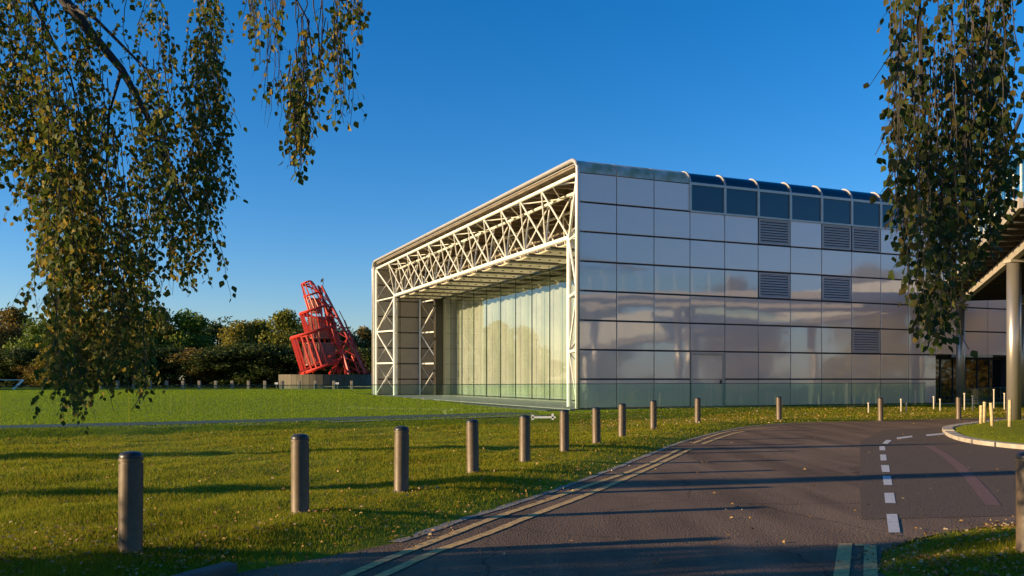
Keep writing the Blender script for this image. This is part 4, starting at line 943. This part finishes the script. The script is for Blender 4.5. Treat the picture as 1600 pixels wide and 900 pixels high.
cluster(6, 412, 435, -20, 60, 120, 205, leafy=.08, sides=.9); cluster(5, 452, 500, -20, -5, 70, 130, leafy=.05, sides=.1, r0=.005)
for p in (((322, 300), (366, 462)), ((300, 250), (378, 305)), ((330, 110), (372, 190)), ((60, 300), (30, 290))): b.strand(at(*p[0], 5.1), at(*p[1], 5.1), leafy=.8, sides=.1)
for p, q in (((225, 560), (200, 612)), ((230, 600), (205, 640)), ((150, 560), (182, 640))): b.strand(at(*p, 5.1), at(*q, 5.1), leafy=.35, sides=.1)
# crown outside the frame
k_ = 0
while k_ < 50:
    p = np.array((random.uniform(-8.5, -1.5), random.uniform(1.2, 6.2), random.uniform(3.2, 7.5))); q = p+np.array((random.uniform(-.2, .2), random.uniform(-.2, .2), -random.uniform(.8, 2.2)))
    if offframe(p) and offframe(q) and offframe((p+q)/2): b.strand(p, q, leafy=.8, size=.05, sides=.3, step=.05); k_ += 1
LL = MB(); tp = [at(60, -80, 5.3), at(100, 0, 5.3), at(145, 55, 5.35), at(190, 108, 5.4), at(235, 190, 5.4), at(262, 260, 5.5), at(300, 330, 5.5)]
LL.tube([(-5.6, 3.2, 5.0), (-4.4, 4.2, 5.6)] + tp, .05, 8, .006)
for q in ([at(100, 5, 5.3), at(150, 30, 5.2), at(230, 110, 5.1), at(275, 200, 5.1)], [at(20, -60, 5.4), at(60, 20, 5.5), at(110, 120, 5.6), at(140, 240, 5.6)], [at(190, 108, 5.4), at(170, 180, 5.5), at(165, 280, 5.5)], [at(60, -80, 5.3), at(200, -40, 5.2), at(330, -30, 5.2), at(450, -25, 5.2), at(480, 30, 5.2), at(490, 100, 5.2)], [at(450, -25, 5.2), at(520, -20, 5.2), at(545, 20, 5.2)]):
    LL.tube(q, .014, 6, .004)
o = LL.build('branch', M['twig'], LB, True); o.location = -LB.location
o = MB().tube([(-5.6, 3.2, 0), (-5.55, 3.2, 2), (-5.65, 3.2, 4), (-5.6, 3.2, 6), (-5.4, 3.3, 9)], .16, 12, .05).build('trunk', M['birchbark'], LB, True); o.location = -LB.location
b.finish(LB, M['birchL'])
RB = thing('birch_tree', 'weeping birch hanging dense dark leaves at the top right before the hall', 'tree', (4.6, 3.0, .1))
b = Birch()
env = [(1378, 60), (1388, 250), (1398, 330), (1408, 420), (1420, 480), (1432, 520), (1450, 548), (1465, 540), (1480, 528), (1491, 505), (1502, 455), (1522, 420), (1545, 400), (1560, 375), (1575, 330), (1590, 215), (1600, 80)]
ex, ey = zip(*env)
for i in range(112):
    x = 1396+182*((i*.618034) % 1); lim = np.interp(x, ex, ey); y1 = lim*random.choice((1, 1, random.uniform(.75, 1), random.uniform(.4, .9)))-random.uniform(0, 14); L = random.uniform(220, 480); y0 = max(-60, y1-L)
    d = random.uniform(3.7, 4.9); b.strand(at(x-random.uniform(-12, 12), y0, d), at(x, y1, d), leafy=.85, size=.042, sides=.45, spread=.05, wob=.012)
for p in (((1400, 70), (1356, 146)), ((1405, 170), (1376, 236)), ((1410, 250), (1375, 300)), ((1560, 240), (1598, 245)), ((1500, 500), (1512, 545))): b.strand(at(*p[0], 4.1), at(*p[1], 4.1), leafy=.6, sides=.05)
k_ = 0
while k_ < 35:
    p = np.array((random.uniform(1.2, 6.0), random.uniform(1.5, 5.5), random.uniform(3.6, 7.0))); q = p+np.array((random.uniform(-.2, .2), random.uniform(-.2, .2), -random.uniform(.8, 1.8)))
    if offframe(p) and offframe(q) and offframe((p+q)/2): b.strand(p, q, leafy=.8, size=.05, sides=.3, step=.05); k_ += 1
LL = MB(); LL.tube([(4.6, 3.0, 4.6), (3.6, 3.6, 5.2), at(1500, -150, 4.2), at(1440, -60, 4.2), at(1436, 40, 4.2), at(1442, 160, 4.2), at(1450, 300, 4.2)], .03, 8, .003)
LL.tube([at(1500, -150, 4.2), at(1540, -60, 4.3), at(1545, 60, 4.3), at(1530, 200, 4.3)], .012, 6, .003)
o = LL.build('branch', M['twig'], RB, True); o.location = -RB.location
o = MB().tube([(4.6, 3.0, 0), (4.65, 3.0, 2), (4.55, 3.05, 4), (4.6, 3, 8)], .15, 12, .05).build('trunk', M['birchbark'], RB, True); o.location = -RB.location
b.finish(RB, M['birchR'])

# ---------------------------------------------------------------- grass and fallen leaves
def view_sample(n, x_deg, y0, y1, power=1.0):
    """points on the ground seen by the camera, denser near it"""
    d = y0*(y1/y0)**(RNG.random(n)**power); x = RNG.uniform(-.64, .64, n)*d; return x, d
def blades(x, y, z, h, w, name, m, kind_label):
    n = len(x); a = RNG.uniform(0, 2*math.pi, n); dx, dy = np.cos(a)*w/2, np.sin(a)*w/2
    lean = RNG.normal(0, .45, (n, 2))*h[:, None]
    V = np.stack([np.stack([x-dx, y-dy, z-.012], 1), np.stack([x+dx, y+dy, z-.012], 1), np.stack([x+lean[:, 0], y+lean[:, 1], z+h], 1)], 1).reshape(-1, 3)
    o = obj(name, npmesh(name, V, np.arange(3*n).reshape(n, 3), m)); tag(o, kind_label, 'grass', kind='stuff'); return o
# verge: between road and balustrade, and the near right verge
x, y = view_sample(900000, 0, 6.0, 42)
xb = RNG.uniform(-10, 8, 30000); yb = RNG.uniform(3, 7, 30000); x = np.r_[x, xb]; y = np.r_[y, yb]
inr = pip(x, y, ROAD); lawnm = pip(x, y, LAWN_POLY)
s_ = (x-COR[0])*FAC[0]+(y-COR[1])*FAC[1]; t_ = -((x-COR[0])*NRM[0]+(y-COR[1])*NRM[1]); hallm = (s_ > -1.6) & (t_ > -.25)
keep = ~inr & ~lawnm
dr_ = dist(x[keep], y[keep], ROAD, True); xx, yy = x[keep], y[keep]
copd = dist(xx, yy, BAL[2:9]); thin = RNG.random(len(xx)) < np.clip((dr_-.02)/.5, .12, 1)
patch = (np.sin(xx*1.9+np.sin(yy*1.1)*2)+np.sin(yy*1.3+xx*.7))*.5; thin &= RNG.random(len(xx)) < .82+.18*patch
thin &= ~((xx > 0) & (dr_ < .9) & (RNG.random(len(xx)) < .45)) & ~((copd < .42) & (xx > -11) & (xx < 1.6) & (RNG.random(len(xx)) < .9))
xx, yy, dr_ = xx[thin], yy[thin], dr_[thin]; zz = ground(xx, yy)
h = RNG.uniform(.018, .05, len(xx))*(1+.35*np.sin(xx*.9+yy*.6)); w = .0028+.00085*yy
blades(xx, yy, zz, h, w, 'verge_grass', M['grass'], 'rough golden green grass on the verge round the bollards')
# lawn behind the glass
x, y = view_sample(330000, 0, 20, 95, .8); lawnm = pip(x, y, LAWN_POLY); s_ = (x-COR[0])*FAC[0]+(y-COR[1])*FAC[1]; t_ = -((x-COR[0])*NRM[0]+(y-COR[1])*NRM[1])
pathd = dist(x, y, BAL[1:9]); keep = lawnm & ~((s_ > -1.55) & (t_ > -.25) & (t_ < 34.6)) & ~((pathd < 2.35) & (pathd > .45) & (x < 1))
xx, yy = x[keep], y[keep]; zz = ground(xx, yy); blades(xx, yy, zz, RNG.uniform(.02, .045, len(xx)), .004+.0009*yy, 'lawn_grass', M['lawn'], 'smooth bright green lawn grass behind the glass balustrade')
# island
x = RNG.uniform(11, 24, 60000); y = RNG.uniform(16, 32.5, 60000); k = pip(x, y, ISL) & (dist(x, y, ISL, True) > .25); xx, yy = x[k], y[k]
blades(xx, yy, island_z(xx, yy), RNG.uniform(.03, .06, len(xx)), np.full(len(xx), .025), 'island_grass', M['lawn'], 'short green grass on the kerbed island')

def litter(x, y, z, size):
    n = len(x); D = RNG.normal(size=(n, 3)); D[:, 2] *= .25; N_ = RNG.normal(size=(n, 3))*.55; N_[:, 2] = 1; X, Y, Z = leaf_frames(D, N_)
    P = np.stack([x, y, z+.012], 1); lv = LV.copy(); lv[:, 2] *= 3
    V = P[:, None, :]+size[:, None, None]*(lv[None, :, 0:1]*X[:, None, :]+lv[None, :, 1:2]*Y[:, None, :]+lv[None, :, 2:3]*Z[:, None, :])
    return V.reshape(-1, 3), (np.arange(n)[:, None, None]*9+LQ[None]).reshape(-1, 4)
x, y = view_sample(60000, 0, 6.2, 40, 1.0); inr = pip(x, y, ROAD); lawnm = pip(x, y, LAWN_POLY); isl = pip(x, y, ISL)
dr_ = dist(x, y, ROAD, True); db_ = dist(x, y, BAL_EXT)
dens = np.where(inr, .009, .085 + .5*(db_ < .6) + 3.0*((x > 2) & (y > 25) & (db_ < 6)) + .45*((x > 2.5) & (y < 12)) + .25*((x < -1) & (y < 8.6)) + .2*((dr_ < .5) & (x > 0)))
dens = np.where(inr & (dr_ < .35), .10, dens); dens *= .75; dens *= .5+.8*(np.sin(x*1.7+1)*np.sin(y*1.1+x*.4) > -.2)
k = (RNG.random(len(x)) < dens) & ~lawnm & ~isl
xx, yy = x[k], y[k]; zz = np.where(pip(xx, yy, ROAD), 0.004, ground(xx, yy)+.018)
ax = np.array([b_[0] for b_ in bol_xy[:9]]); ay = np.array([b_[1] for b_ in bol_xy[:9]])
ex_ = np.concatenate([ax[i]+RNG.normal(.25, .22, 26) for i in range(9)]); ey_ = np.concatenate([ay[i]+RNG.normal(-.02, .12, 26) for i in range(9)])
xx = np.r_[xx, ex_]; yy = np.r_[yy, ey_]; zz = np.r_[zz, ground(ex_, ey_)+.02]
V, Fa = litter(xx, yy, zz, RNG.uniform(.022, .042, len(xx))*(1+yy*.022))
tag(obj('fallen_leaves', npmesh('fallen_leaves', V, Fa, M['litter'], 4)), 'scattered brown and yellow fallen birch leaves on the verge and road', 'leaves', kind='stuff')
